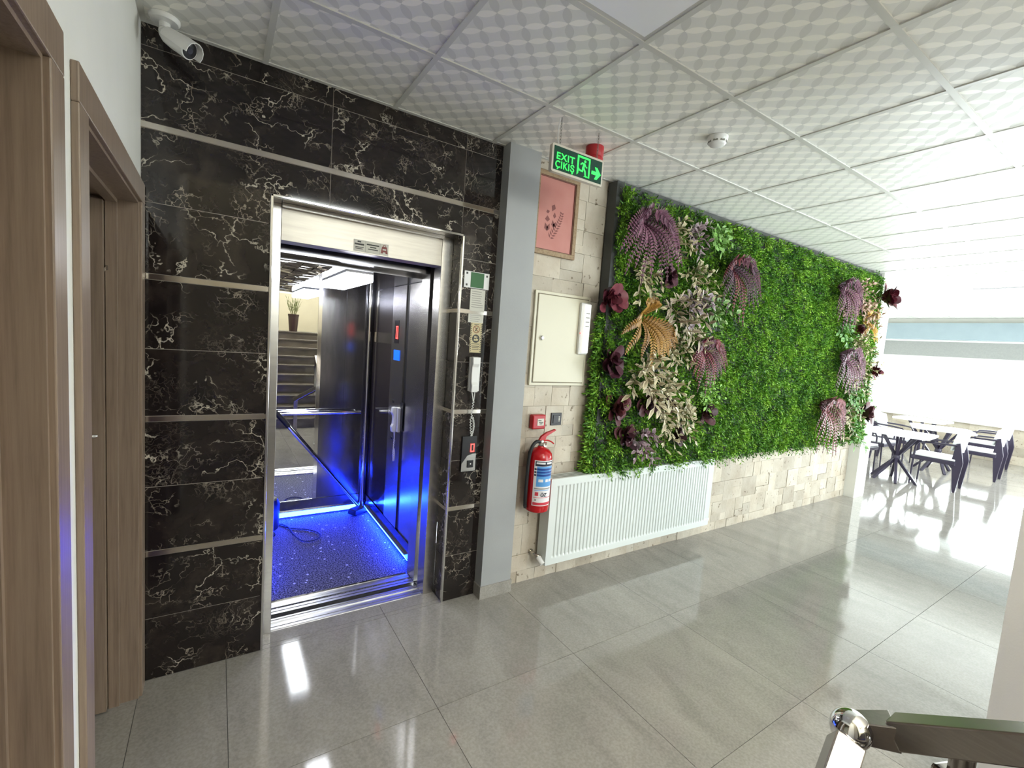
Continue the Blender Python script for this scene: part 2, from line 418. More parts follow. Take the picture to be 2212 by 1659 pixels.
def make_leafmat(name, rough=0.5):
    m = mat(name, (0.1, 0.3, 0.05, 1), rough, spec=0.4); nt = m.node_tree; L = nt.links.new; b = nt.nodes['Principled BSDF']
    a = N(nt, 'ShaderNodeVertexColor', layer_name='leaf_colour'); L(a.outputs['Color'], b.inputs['Base Color'])
    try:
        b.inputs['Subsurface Weight'].default_value = 0.0
    except Exception:
        pass
    return m
m_leaf = make_leafmat('plastic_leaf', 0.42)
m_turf = make_leafmat('plastic_turf', 0.55)
m_led = mat('led_strip', (0.1, 0.2, 1, 1), 0.4, emit=(0.006, 0.03, 1.0, 1), estr=88.0)
m_lamp = mat('lamp_diffuser', (0.9, 0.9, 0.9, 1), 0.4, emit=(0.92, 0.95, 1.0, 1), estr=17.0)

# ================================================================== SETTING
def struct(name, b, m, label, cat, parent=None, **kw):
    o = b.build(name, m, parent, **kw)
    return tag(o, label, cat, kind='structure')

# ---- floor with separate tiles
fl = MB()
fl.box(0, -3.4, -0.12, 13.6, 0, -0.004); fl.box(-.14, 0, -0.12, .49, .14, -0.0); fl.box(1.507, 0, -.12, 7.55, .14, 0); fl.box(-1.4, -2.4, -0.12, 0, 0, -0.004); fl.box(7.55, 0, -0.12, 13.6, 3, -0.004); fl.box(0.49, 0, -0.12, 1.507, 0.14, -0.004)
floor = struct('floor', fl, m_grout, 'polished grey porcelain tile floor of the lobby and dining room', 'floor')
FX0, FP, FY0, FQ = 0.334, 0.8125, 0.035, 0.810
regions = [(0, -2.29, 13.57, 0), (2.95, -3.3, 13.57, -2.29), (-1.4, -2.4, 0, 0), (0, -3.4, .955, -2.29), (7.55, 0, 13.57, 3.0), (0.49, 0.0, 1.507, 0.14)]
for i in range(-3, 17):
    for j in range(-5, 7):
        cx0, cx1 = FX0 + i * FP, FX0 + (i + 1) * FP; cy1 = FY0 - j * FQ; cy0 = cy1 - FQ
        for (rx0, ry0, rx1, ry1) in regions:
            x0, x1, y0, y1 = max(cx0, rx0), min(cx1, rx1), max(cy0, ry0), min(cy1, ry1)
            if ry1 == 0 and cy1 > 0 and cy1 < 0.1: y1 = min(y1, 0)
            if x1 - x0 > 0.02 and y1 - y0 > 0.02:
                unit_piece('floor_tile', floor, m_floor, x0 + .0012, y0 + .0012, -0.010, x1 - .0012, y1 - .0012, 0.0)

# ---- suspended ceiling with separate tiles and grid bars
cl = MB()
cl.box(0, -2.3, H + .03, 2.75, 0.1, H + .25); cl.box(2.75, -3.3, H + .03, 13.6, 0.1, H + .25); cl.box(7.55, 0.1, H + .03, 13.6, 3.0, H + .25)
ceil = struct('ceiling', cl, m_white, 'suspended ceiling of square patterned tiles in a white grid', 'ceiling')
GX, GY, G = 0.449, -0.566, 0.608
creg = [(0, -2.3, 2.75, 0.0), (2.75, -3.3, 13.57, 0.0), (7.55, 0.0, 13.57, 3.0)]
PANEL = (1, 1)
for i in range(-1, 22):
    for j in range(-6, 7):
        cx0, cx1 = GX + i * G, GX + (i + 1) * G; cy1 = GY - (j - 1) * G; cy0 = cy1 - G
        ry1 = 3.0 if cx0 >= 7.5 else 0.0; ry0 = -3.3 if cx0 >= 2.75 else -2.3
        x0, x1, y0, y1 = max(cx0, 0), min(cx1, 13.57), max(cy0, ry0), min(cy1, ry1)
        if 1:
            if x1 - x0 < 0.03 or y1 - y0 < 0.03: continue
            if i == 1 and j == 2:
                p = thing('ceiling_light_panel', ((x0 + x1) / 2, (y0 + y1) / 2, H), 'plain pale square light panel set in the ceiling grid, switched off', 'light panel')
                Bx(x0 + .012, y0 + .012, H - .001, x1 - .012, y1 - .012, H + .02).build('panel_frame', m_tbar, p)
                Bx(x0 + .03, y0 + .03, H - .003, x1 - .03, y1 - .03, H + .01).build('diffuser', mat('off_diffuser', srgb(246, 248, 250), 0.3), p)
                continue
            unit_piece('ceiling_tile', ceil, m_ceil, x0 + .004, y0 + .004, H + .001, x1 - .004, y1 - .004, H + .018)
for i in range(0, 22):
    x = GX + i * G
    if x > 13.5: continue
    y0 = -2.3 if x < 2.75 else -3.3; y1 = 0.0 if x < 7.6 else 3.0
    unit_piece('grid_bar', ceil, m_tbar, x - .012, y0, H - .004, x + .012, y1, H + .003)
for j in range(-5, 6):
    y = GY - j * G
    if y > 0.0:
        x0, x1 = 7.55, 13.57
    elif y < -2.3:
        x0, x1 = 2.75, 13.57
        if y < -3.3: continue
    else:
        x0, x1 = 0, 13.57
    unit_piece('grid_bar', ceil, m_tbar, x0, y - .012, H - .0045, x1, y + .012, H + .003)
# wall angle along the lobby walls
for a in ((0, -.022, 1.745, 0.0), (2.0, -.034, 7.25, -.012), (0, -2.3, .02, 0)):
    unit_piece('wall_angle', ceil, m_tbar, a[0], a[1], H - .003, a[2], a[3], H + .003)

# ---- left wall with two doorways
wl = MB()
for y0, y1, z0, z1 in ((-.09, 0, 0, 4.5), (-1.03, -.09, 2.16, 4.5), (-1.30, -1.03, 0, 4.5), (-2.25, -1.30, 2.16, 4.5), (-3.5, -2.25, 0, 4.5)):
    wl.box(-0.14, y0, z0, 0, y1, z1)
struct('wall_left', wl, m_white, 'white painted wall with two wooden doorways beside the lift', 'wall')
rm = MB()
rm.box(-1.5, -2.4, 0, -1.4, 0.0, 2.5).box(-1.5, -.02, 0, -.14, 0.05, 2.5).box(-1.5, -1.2, 0, -.14, -1.1, 2.5).box(-1.5, -2.5, 0, -.14, -2.4, 2.5).box(-1.5, -2.5, 2.45, -.14, 0.05, 2.55)
struct('wall_closet', rm, m_cream, 'cream inner walls of the small rooms behind the wooden doorways', 'wall')

def doorway(name, ya, yb, label, handle):
    """doorway in the left wall: opening from ya (near the camera) to yb, wood-lined, leaf swung open inside"""
    d = thing(name, (0, (ya + yb) / 2, 0), label, 'door', kind='structure')
    P, WD, ZT = 0.016, 0.075, 2.16
    for s, y in (('near', ya), ('far', yb)):
        y0, y1 = (y - WD, y + .012) if s == 'near' else (y - .012, y + WD)
        Bx(0, y0, 0, P, y1, ZT - .012).build('architrave', m_wood, d, bevel=.003)
    Bx(0, ya - WD, ZT - .012, P, yb + WD, ZT + WD).build('architrave', m_wood, d, bevel=.003)
    for y0, y1 in ((ya, ya + .022), (yb - .022, yb)):
        Bx(-.14, y0, 0, .004, y1, ZT - .022).build('jamb', m_wood, d)
    Bx(-.14, ya, ZT - .022, .004, yb, ZT).build('head_jamb', m_wood, d)
    Bx(-.095, yb - .036, 0, -.06, yb - .022, ZT - .036).build('door_stop', m_wood, d)
    Bx(-.095, ya + .022, 0, -.06, ya + .036, ZT - .036).build('door_stop', m_wood, d)
    Bx(-.095, ya, ZT - .036, -.06, yb, ZT - .022).build('door_stop', m_wood, d)
    leaf = Bx(-.98, yb - .066, .012, -.098, yb - .026, ZT - .04).build('door_leaf', m_wood, d)
    if handle:
        hx, hz, hy = -.125, 1.20, yb - .024
        h = MB(); h.lathe([(.026, 0), (.026, .008), (.02, .011)], (hx, hy, hz), 20, (0, -1, 0)); h.tube([(hx, hy, hz), (hx, hy - .045, hz), (hx - .012, hy - .052, hz), (hx - .10, hy - .054, hz)], .009, 10)
        h.build('handle', m_chrome, d, smooth=True)
        k = MB(); k.lathe([(.012, 0), (.010, .006)], (hx + .035, hy, 1.86), 12, (0, -1, 0)); k.tube([(hx + .035, hy, 1.865), (hx + .035, hy - .016, 1.86), (hx + .035, hy - .02, 1.875)], .004, 8)
        k.build('coat_hook', m_strip, d, smooth=True)
    return d
doorway('door_1', -2.25, -1.30, 'nearest wooden doorway at the picture edge, grey brown laminate', False)
doorway('door_2', -1.03, -.09, 'wooden doorway next to the dark marble, with a chrome lever', True)

# ---- marble clad lift wall
E0, E1, EZ, XP = 0.490, 1.507, 2.305, 1.745
wf = MB()
wf.box(-.14, .0025, 0, E0 - .012, .13, H + .2).box(E1 + .012, .0025, 0, 2.05, .13, H + .2).box(E0 - .012, .0025, EZ + .012, E1 + .012, .13, H + .2)
wall_front = struct('wall_front', wf, mottled('pale_joint', srgb(176, 168, 156), srgb(150, 142, 132), 20, .6), 'dark veined marble tiled wall around the lift opening', 'wall')
zk = lambda k: .300 + (k - 1) * .312
SH = .0125
rows = []
edges = [0.0] + [zk(k) for k in range(1, 10)] + [H]
for a in range(len(edges) - 1):
    z0, z1 = edges[a], edges[a + 1]
    if a in (2, 4, 6, 8): z0 += SH
    if a + 1 in (2, 4, 6, 8): z1 -= SH
    rows.append((z0 + .0015, z1 - .0015))
g = .0014
def mtile(parts):
    b = MB()
    for x0, z0, x1, z1 in parts: b.box(x0 + g, 0, z0, x1 - g, .014, z1)
    return b.build('marble_tile', m_marble, wall_front)
for (z0, z1) in rows:
    if z1 < EZ:
        mtile([(0, z0, E0, z1)]); mtile([(E1, z0, XP, z1)])
    elif z0 < EZ:
        mtile([(0, z0, E0, z1), (E0 - 2 * g, EZ, .75, z1)]); mtile([(.75, EZ, 1.496, z1)]); mtile([(1.496, EZ, E1, z1), (E1 - 2 * g, z0, XP, z1)])
    else:
        for x0, x1 in ((0, .75), (.75, 1.496), (1.496, XP)): mtile([(x0, z0, x1, z1)])
# reveals of the opening (marble tiles turning the corner) and polished strips
for (z0, z1) in rows:
    z1c = min(z1, EZ)
    if z0 < EZ:
        for xa, xb in ((E1, E1 + .012), (E0 - .012, E0)):
            Bx(xa, .012, z0, xb, .13, z1c).build('marble_tile', m_marble, wall_front)
Bx(E0, .012, EZ, E1, .13, EZ + .012).build('reveal_soffit', m_steel, wall_front)
for k in (2, 4, 6, 8):
    z0, z1 = zk(k) - SH + .001, zk(k) + SH - .001
    for x0, x1 in (((0, E0), (E1, XP)) if k < 8 else ((0, XP),)):
        Bx(x0, -.0022, z0, x1, .012, z1).build('polished_strip', m_strip, wall_front)
    if k < 8:
        for xa, xb in ((E1 - .0022, E1 + .01), (E0 - .01, E0 + .0022)):
            Bx(xa, .012, z0, xb, .13, z1).build('polished_strip', m_strip, wall_front)

# ---- grey pillars
def pillar(x0, x1, y0, y1, m, label, base):
    o = thing('pillar', ((x0 + x1) / 2, y0, 0), label, 'pillar', kind='structure')
    Bx(x0, y0, 0, x1, y1, H + .2).build('shaft', m, o)
    if base: Bx(x0 - .008, y0 - .008, 0, x1 + .008, y1, .085).build('plinth', m_floor, o)
pillar(XP + .001, 1.975, -.081, .13, m_grey, 'slim grey painted pillar between the marble and the stone wall', True)
pillar(7.256, 7.56, -.13, .15, m_white, 'white end pillar where the green wall meets the dining room', False)

# ---- travertine wall
wg = Bx(1.98, .006, 0, 7.55, .15, H + .2)
wall_g = struct('wall_garden', wg, m_stone, 'cream travertine stone wall behind the radiator and green panel', 'wall')
random.seed(21)
def ashlar(x0, x1, z0, z1, big):
    z = z0
    while z < z1 - .005:
        h = random.choice(big); 
        if z1 - (z + h) < .05: h = z1 - z
        x = x0 - random.uniform(0, .12) if True else x0
        while x < x1 - .005:
            w = random.choice((.10, .15, .15, .20, .26)) * random.uniform(.9, 1.1)
            xa, xb = max(x, x0), min(x + w, x1)
            if x1 - xb < .04: xb = x1; w = x1 - x
            if xb - xa > .015:
                cuts = [(z, z + h)]
                if h > .15 and random.random() < .35:
                    c = z + h * random.choice((.36, .6)); cuts = [(z, c), (c, z + h)]
                for a, b in cuts:
                    unit_piece('stone', wall_g, m_stone, xa + .0008, -.010 + random.uniform(-.0035, .0035), a + .0008, xb - .0008, .012, b - .0008)
            x += w
        z += h
ashlar(2.62, 7.256, 0.0, .085, (.085,))
ashlar(2.62, 7.256, .085, .83, (.15, .2, .24))
ashlar(1.976, 2.62, 0.0, .085, (.085,))
ashlar(1.976, 2.62, .085, H, (.12, .16, .2, .22))

# ---- other walls
struct('wall_stair', Bx(2.75, -6.6, 0, 2.95, -2.203, 4.6), m_white, 'pale wall beside the stair at the picture edge', 'wall')
wb = MB().box(-.14, -3.5, 0, .95, -3.4, 4.5).box(.85, -6.6, 0, .95, -3.4, 4.5)
wb.box(.95, -6.6, 0, 2.75, -6.5, 2.5).box(.95, -6.6, 4.1, 2.75, -6.5, 4.6).box(.95, -6.6, 2.5, 1.1, -6.5, 4.1).box(2.7, -6.6, 2.5, 2.75, -6.5, 4.1)
struct('wall_back', wb, m_cream, 'cream wall behind the stair landing, seen in the lift mirror', 'wall')
struct('wall_fascia', Bx(-.14, -2.3, H + .02, 2.95, -2.2, 4.6), m_white, 'white fascia above the stairwell edge', 'wall')
struct('ceiling_stair', Bx(-.14, -6.6, 4.5, 2.95, -2.2, 4.6), m_white, 'white ceiling of the stairwell', 'ceiling')
ws = MB().box(2.95, -3.42, 0, 13.7, -3.3, .25).box(2.95, -3.42, 2.75, 13.7, -3.3, H + .2).box(2.95, -3.42, .25, 3.2, -3.3, 2.75).box(7.2, -3.42, .25, 7.6, -3.3, 2.75).box(12.8, -3.42, .25, 13.7, -3.3, 2.75)
struct('wall_side', ws, m_white, 'white window wall of the dining side', 'wall')
wn = MB().box(7.55, 3.0, 0, 13.7, 3.1, H + .2).box(7.55, .15, 0, 7.6, 3.0, H + .2)
struct('wall_dining', wn, m_white, 'white wall closing the dining room', 'wall')
wr = MB().box(13.57, -3.42, .0, 13.75, 3.1, .70).box(13.57, -3.42, .70, 13.75, -3.0, 2.42).box(13.57, 2.7, .70, 13.75, 3.1, 2.42)
wall_far = struct('wall_far', wr, m_stone, 'low stone parapet wall under the bright dining room window', 'wall')
struct('wall_lintel', Bx(13.57, -3.42, 2.42, 13.75, 3.1, H + .2), m_white, 'white wall strip between the window and the dining room ceiling', 'wall')
random.seed(5)
z = 0.0
while z < .69:
    h = .175; y = -1.4 - random.uniform(0, .3)
    while y < 2.6:
        w = random.uniform(.35, .7)
        unit_piece('stone', wall_far, m_stone, 13.555 + random.uniform(-.004, .004), y + .001, z + .001, 13.575, y + w - .001, z + h - .001); y += w
    z += h
Bx(13.50, -3.3, .70, 13.60, 3.0, .74).build('window_sill', m_white, wall_far)
struct('beam_far', Bx(13.40, -3.3, 2.43, 13.57, 3.0, 2.78), mottled('pale_blue_paint', srgb(150, 166, 174), srgb(144, 160, 168), 4, 0.5), 'pale blue grey beam above the dining room window', 'beam')
sh = MB().box(-.1, .13, 0, .2, 2.3, 3.1).box(2.0, .15, 0, 2.2, 2.3, 3.1).box(.2, 2.2, 0, 2.0, 2.3, 3.1).box(-.1, .13, 3.0, 2.2, 2.3, 3.1).box(.2, .14, -.3, 2.0, 2.2, -.2)
struct('wall_shaft', sh, m_dark, 'black lift shaft walls behind the opening', 'wall')
struct('terrace_ground', Bx(13.75, -12, -.3, 40, 12, -.1), mottled('terrace_concrete', srgb(200, 198, 190), srgb(180, 178, 170), 2, 0.8), 'pale terrace outside the dining room window', 'ground')

# ---- windows
def window(name, a0, a1, z0, z1, n, axis, pos, label):
    w = thing(name, (pos, (a0 + a1) / 2, z0) if axis == 'x' else ((a0 + a1) / 2, pos, z0), label, 'window', kind='structure')
    def bx(p0, p1, q0, q1, t0, t1):
        return Bx(pos + t0, p0, q0, pos + t1, p1, q1) if axis == 'x' else Bx(p0, pos + t0, q0, p1, pos + t1, q1)
    for p0, p1, q0, q1 in ((a0, a1, z0, z0 + .05), (a0, a1, z1 - .05, z1)):
        bx(p0, p1, q0, q1, -.03, .03).build('frame_rail', m_whiteplastic, w)
    for i in range(n + 1):
        p = a0 + (a1 - a0) * i / n
        bx(max(p - .03, a0), min(p + .03, a1), z0 + .05, z1 - .05, -.03, .03).build('mullion', m_whiteplastic, w)
        if i < n:
            q = a0 + (a1 - a0) * (i + 1) / n
            bx(p + .03, q - .03, z0 + .05, z1 - .05, -.003, .003).build('pane', m_glass, w)
window('window_1', -3.0, 2.7, .70, 2.42, 3, 'x', 13.66, 'wide overexposed window at the end of the dining room')
window('window_2', 3.2, 7.2, .25, 2.75, 3, 'y', -3.36, 'side window of the lobby, out of frame')
window('window_3', 7.6, 12.8, .25, 2.75, 4, 'y', -3.36, 'side window of the dining room, out of frame')
window('stair_fill_window', 1.1, 2.7, 2.5, 4.1, 1, 'y', -6.55, 'added high stair landing window lighting the lobby from behind the camera')  # unseen window, added to let fill light onto the lift wall

# ---- stair behind the camera (mirrored in the lift)
st = MB()
stairs = thing('stairs', (2.1, -2.29, 0), 'grey marble stair flight reflected in the lift mirror', 'stairs', kind='structure')
for k in range(10):
    y1 = -2.29 - .28 * k; z = .16 * (k + 1); yb = y1 - (.28 if k < 9 else 1.7)
    Bx(.955, yb - .02, z - .03, 2.745, y1 + .025, z).build('tread', m_stairmarble, stairs, bevel=.004)
    Bx(.955, y1 - .02, z - .16, 2.745, y1, z - .03).build('riser', m_stairmarble, stairs)
Bx(.955, -6.5, 0, 2.745, -2.32, .01).build('stair_base', m_stairmarble, stairs)

# ================================================================== LIFT
fr = thing('elevator_door_frame', (1.0, .13, 0), 'brushed steel landing door frame with chrome edge around the open lift', 'door frame')
for x0, x1 in ((E0 - .006, E0 + .006), (E1 - .006, E1 + .006)):
    Bx(x0, -.009, 0, x1, .012, EZ + .006).build('chrome_edge', m_chrome, fr, bevel=.002)
Bx(E0 - .006, -.009, EZ - .006, E1 + .006, .012, EZ + .006).build('chrome_edge', m_chrome, fr, bevel=.002)
JL, JR, HZ = .545, 1.432, 2.125
Bx(E0, .13, 0, JL, .235, EZ).build('jamb', m_steel, fr, bevel=.002)
Bx(JR, .13, 0, E1, .235, EZ).build('jamb', m_steel, fr, bevel=.002)
Bx(JL, .13, HZ, JR, .235, EZ).build('header', m_steel_h, fr, bevel=.002)
Bx(JL + .001, .10, EZ - .02, JR, .131, EZ - .001).build('header_lip', m_steel, fr)
sl = Bx(JL, .135, -.03, JR, .262, -.004).build('sill', m_alu, fr)
for y in (.150, .178, .222, .246):
    Bx(JL, y, -.004, JR, y + .019 if y < .2 else y + .014, .002).build('sill_bar', m_alu, sl)
Bx(JL, .262, -.06, JR, .298, -.03).build('door_track', m_dark, fr)

car = thing('elevator_car', (1.0, 1.1, 0), 'open lift car with mirror, steel and dark wood panels and blue floor light', 'elevator')
CX0, CX1, CY0, CY1, CZ = .44, 1.49, .44, 1.77, 2.07
Bx(CX0, .30, -.05, CX1, CY1, 0).build('car_floor', m_vinyl, car)
sill = Bx(JL, .298, -.03, JR, .43, -.002).build('car_sill', m_alu, car)
for y in (.300, .330, .372, .396):
    Bx(JL, y, -.002, JR, y + .022 if y < .39 else y + .030, .004).build('sill_bar', m_alu, sill)
Bx(JL, .428, 0, JR, .446, .006).build('floor_edge_trim', m_chrome, car)
# back wall
Bx(CX0, CY1, 0, CX1 + .05, CY1 + .03, CZ + .1).build('back_wall', m_steel_d, car)
mir = Bx(CX0 + .005, CY1 - .006, .165, 1.015, CY1, CZ - .003).build('mirror', m_mirror, car)
Bx(1.015, CY1 - .014, .165, 1.045, CY1, CZ - .003).build('mirror_trim', m_chrome, car)
Bx(1.047, CY1 - .008, .165, 1.25, CY1, CZ - .003).build('back_panel', m_steel_d, car)
Bx(1.252, CY1 - .008, .165, 1.445, CY1, CZ - .003).build('back_panel', m_steel_d, car)
MB().tube([(1.452, CY1 - .028, 0), (1.452, CY1 - .028, CZ)], .028, 14).build('corner_post', m_chrome, car, smooth=True)
# right wall
Bx(CX1, CY0, 0, CX1 + .03, CY1, CZ + .1).build('side_wall', m_steel_d, car)
for z0, z1 in ((.165, 1.605), (1.70, CZ - .003)):
    Bx(CX1 - .008, 1.16, z0, CX1, 1.70, z1).build('wood_panel', m_wood_dark, car)
Bx(CX1 - .010, 1.16, 1.608, CX1, 1.70, 1.697).build('polished_band', m_strip, car)
Bx(CX1 - .012, 1.148, .165, CX1, 1.158, CZ).build('panel_trim', m_chrome, car)
Bx(CX1 - .006, .445, .165, CX1, .795, CZ - .003).build('front_return', m_steel, car)
Bx(CX1 - .003, .797, .165, CX1, .845, CZ - .003).build('shadow_gap', m_dark, car)
# left wall and front
Bx(CX0 - .03, CY0, 0, CX0, CY1, CZ + .1).build('side_wall', m_steel_d, car)
for y0, y1 in ((.50, 1.08), (1.10, 1.72)):
    Bx(CX0, y0, .165, CX0 + .008, y1, CZ - .003).build('wood_panel', m_wood_dark, car)
Bx(JR + .003, .305, 0, CX1 + .03, .44, CZ + .1).build('front_jamb', m_steel, car)
Bx(CX0 - .03, .305, 0, JL - .003, .44, CZ + .1).build('front_jamb', m_steel, car)
Bx(JL - .003, .305, HZ - .035, JR + .003, .44, CZ + .1).build('front_header', m_steel_d, car)
# kick plates and blue light strips
Bx(CX0, CY1 - .016, .076, 1.445, CY1, .162).build('kick_plate', m_steel_d, car)
Bx(CX1 - .016, .47, .076, CX1, 1.72, .162).build('kick_plate', m_steel_d, car)
def led(pa, pb, n_):
    """corner light profile: cover added above and emitting face tilted downwards to keep blue off the ceiling; n_ points from the wall into the car"""
    pa, pb, n_ = Vector(pa), Vector(pb), Vector(n_)
    top, bot = n_ * .034 + Vector((0, 0, .066)), n_ * .006 + Vector((0, 0, .018)); k = n_ * -.003 + Vector((0, 0, .002))
    b = MB(); b.add([pa + top, pb + top, pb + bot, pa + bot, pa + top + k, pb + top + k, pb + bot + k, pa + bot + k], [(0, 1, 2, 3), (7, 6, 5, 4), (0, 4, 5, 1), (1, 5, 6, 2), (2, 6, 7, 3), (3, 7, 4, 0)]); b.build('light_strip', m_led, car)
    c = MB(); w0, w1 = n_ * .0, n_ * .034
    c.add([pa + w0 + Vector((0, 0, .069)), pb + w0 + Vector((0, 0, .069)), pb + w1 + Vector((0, 0, .069)), pa + w1 + Vector((0, 0, .069)), pa + w0 + Vector((0, 0, .074)), pb + w0 + Vector((0, 0, .074)), pb + w1 + Vector((0, 0, .074)), pa + w1 + Vector((0, 0, .074))],
          [(0, 3, 2, 1), (4, 5, 6, 7), (0, 1, 5, 4), (1, 2, 6, 5), (2, 3, 7, 6), (3, 0, 4, 7)]); c.build('strip_cover', m_alu, car)
led((.68, CY1, 0), (1.425, CY1, 0), (0, -1, 0)); led((CX1, .575, 0), (CX1, 1.675, 0), (-1, 0, 0)); led((CX0, .575, 0), (CX0, 1.675, 0), (1, 0, 0))
# handrail
hr = MB(); hr.tube([(CX0 + .03, 1.70, .955), (1.395, 1.70, .955)], .017, 12)
hr = hr.build('handrail', m_chrome, car, smooth=True)
for x in (.62, 1.36):
    MB().tube([(x, 1.70, .955), (x, 1.764, .955)], .009, 8).build('bracket', m_chrome, hr, smooth=True)
# ceiling with relief tiles and lamp
Bx(CX0, CY0, CZ, CX1, CY1, CZ + .03).build('car_ceiling', m_steel_d, car)
m_mosaic = mat('polished_relief', (0.5, 0.5, 0.52, 1), 0.06, 1.0)
random.seed(3)
for i in range(5):
    for j in range(14):
        x = CX0 + .02 + i * .082; y = .47 + j * .092
        b = MB(); t = [random.uniform(.0015, .010) for _ in range(4)]
        b.add([(x, y, CZ), (x + .078, y, CZ), (x + .078, y + .088, CZ), (x, y + .088, CZ)] + [(x, y, CZ - t[0]), (x + .078, y, CZ - t[1]), (x + .078, y + .088, CZ - t[2]), (x, y + .088, CZ - t[3])],
              [(0, 1, 2, 3), (4, 5, 6), (4, 6, 7), (0, 1, 5, 4), (1, 2, 6, 5), (2, 3, 7, 6), (3, 0, 4, 7)])
        b.build('relief_tile', m_mosaic, car)
lampb = Bx(.955, .50, CZ - .012, 1.125, 1.30, CZ).build('lamp_housing', m_whiteplastic, car)
Bx(.955, .50, CZ - .06, 1.125, 1.30, CZ - .012).build('lamp_diffuser', m_lamp, lampb, bevel=.008)
# control panel
cop = Bx(CX1 - .014, .848, .165, CX1, 1.146, CZ - .003).build('control_panel', m_steel, car)
Bx(CX1 - .017, .985, 1.62, CX1 - .013, 1.085, 1.80).build('display', m_black, cop)
def seven0(a0, a1, z0, z1, t, fn):
    b = MB()
    for p0, p1, q0, q1 in ((a0, a1, z1 - t, z1), (a0, a1, z0, z0 + t), (a0, a0 + t, z0, z1), (a1 - t, a1, z0, z1)):
        c = [fn(p0, q0, 0), fn(p1, q1, 0), fn(p0, q0, 1), fn(p1, q1, 1)]
        xs, ys, zs = zip(*c); b.box(min(xs), min(ys), min(zs), max(xs), max(ys), max(zs))
    return b
seven0(.995, 1.04, 1.655, 1.755, .009, lambda a, z, d: (CX1 - .019 + .003 * d, a, z)).build('digit', m_alarm_red, cop)
Bx(CX1 - .018, .94, 1.485, CX1 - .013, 1.075, 1.565).build('blue_screen', mat('blue_screen', srgb(20, 92, 235), 0.3, emit=srgb(20, 92, 235), estr=0.9), cop)
for i, z in enumerate((1.15, 1.08, .98, .91, .85)):
    MB().lathe([(.014, 0), (.014, .004), (.011, .006)], (CX1 - .013, 1.04, z), 14, (-1, 0, 0)).build('button', m_black, cop, smooth=True)
Bx(CX1 - .016, .80, .95, CX1 - .012, .862, 1.17).build('phone_plate', m_black, cop)

def handset(name, label, cx, cy, z0, z1, axis, cord_z):
    """wall interphone: base, handset with two bulges and a coiled cord; axis gives the wall normal"""
    n = Vector(axis); s = n.cross(Vector((0, 0, 1)))
    t = thing(name, (cx, cy, z0), label, 'interphone')
    C = Vector((cx, cy, 0))
    def P(a, d, z): 
        q = C + s * a + n * d; return (q.x, q.y, z)
    b = MB(); b.prism([(-.036, z0), (.036, z0), (.036, z1), (-.036, z1)], lambda a, z, d: P(a, d, z), 0, .022)
    b.build('base', m_whiteplastic, t, bevel=.003)
    h = z1 - z0
    prof = [(.024, z0 - .004), (.052, z0 - .002), (.058, z0 + .04), (.046, z0 + .06), (.044, z0 + .5 * h), (.046, z1 - .06), (.058, z1 - .04), (.052, z1 + .001), (.024, z1 + .003)]
    hb = MB(); hb.prism(prof, lambda d, z, a: P(a, d, z), -.012, .034)
    hb.build('handset', m_whiteplastic, t, bevel=.004)
    c = MB(); c.tube([P(-.004, .03, z0), P(.0, .028, z0 - .06)], .003, 6); c.tube([P(.018, .03, z0), P(.003, .028, z0 - .06)], .003, 6)
    path = []; zz = z0 - .06; L = zz - cord_z; nt = 150
    for i in range(nt + 1):
        u = i / nt; ang = u * 26 * 2 * math.pi
        if u < .5: zc = zz - L * (u / .5); off = .000 + .012 * math.sin(math.pi * min(1, u / .5)) * (1 if u > .25 else .6)
        else: zc = cord_z + L * .55 * ((u - .5) / .5); off = -.012 * math.sin(math.pi * min(1, (u - .5) / .5))
        path.append(P(off + .005 * math.cos(ang), .028 + .005 * math.sin(ang), zc))
    c.tube(path, .0026, 6)
    c.build('coiled_cord', m_whiteplastic, t, smooth=True)
    return t
handset('interphone', 'white interphone handset inside the lift car', CX1 - .014, .885, .935, 1.125, (-1, 0, 0), .70)
handset('interphone', 'white interphone handset with coiled cord on the marble wall', 1.632, -.002, 1.368, 1.582, (0, -1, 0), 1.085)

# vacuum cleaner left in the car
m_vac = mat('dark_blue_plastic', srgb(22, 26, 60), 0.35)
vc = thing('vacuum_cleaner', (.56, 1.50, 0), 'dark vacuum cleaner with chrome tube leaning in the lift corner', 'vacuum cleaner')
b = MB(); b.lathe([(.10, .03), (.135, .05), (.14, .24), (.12, .29), (.06, .31)], (.588, 1.52, 0), 24); b.build('body', m_vac, vc, smooth=True)
for x, y in ((.50, 1.42), (.67, 1.42), (.50, 1.61), (.67, 1.61)):
    MB().sphere((x, y, .022), .022, 12).build('caster', m_black, vc, smooth=True)
p_top, p_bot = Vector((.655, 1.46, 1.03)), Vector((1.395, 1.66, .085))
mid = p_top.lerp(p_bot, .155)
MB().tube([mid, p_bot], .014, 12).build('suction_tube', m_chrome, vc, smooth=True)
MB().tube([(.60, 1.44, 1.00), p_top + Vector((-.02, 0, .02)), p_top.lerp(p_bot, .05), mid], [.018, .02, .02, .018], 12).build('grip', m_rubber, vc, smooth=True)
MB().tube([(.60, 1.44, 1.00), (.53, 1.45, .9), (.50, 1.48, .7), (.51, 1.5, .45), (.57, 1.52, .30)], .018, 12).build('hose', m_rubber, vc, smooth=True)
nz = MB(); nz.beam((1.33, 1.62, .035), (1.46, 1.70, .035), .10, .05); nz.build('floor_nozzle', m_black, vc, bevel=.01)
cp = [(.66, 1.56, .03), (.72, 1.64, .008), (.80, 1.55, .006), (.86, 1.50, .006), (.93, 1.46, .006), (1.0, 1.36, .006), (1.0, 1.27, .006), (.93, 1.22, .006), (.86, 1.26, .006), (.82, 1.40, .006), (.80, 1.55, .009), (.74, 1.66, .006), (.67, 1.60, .01)]
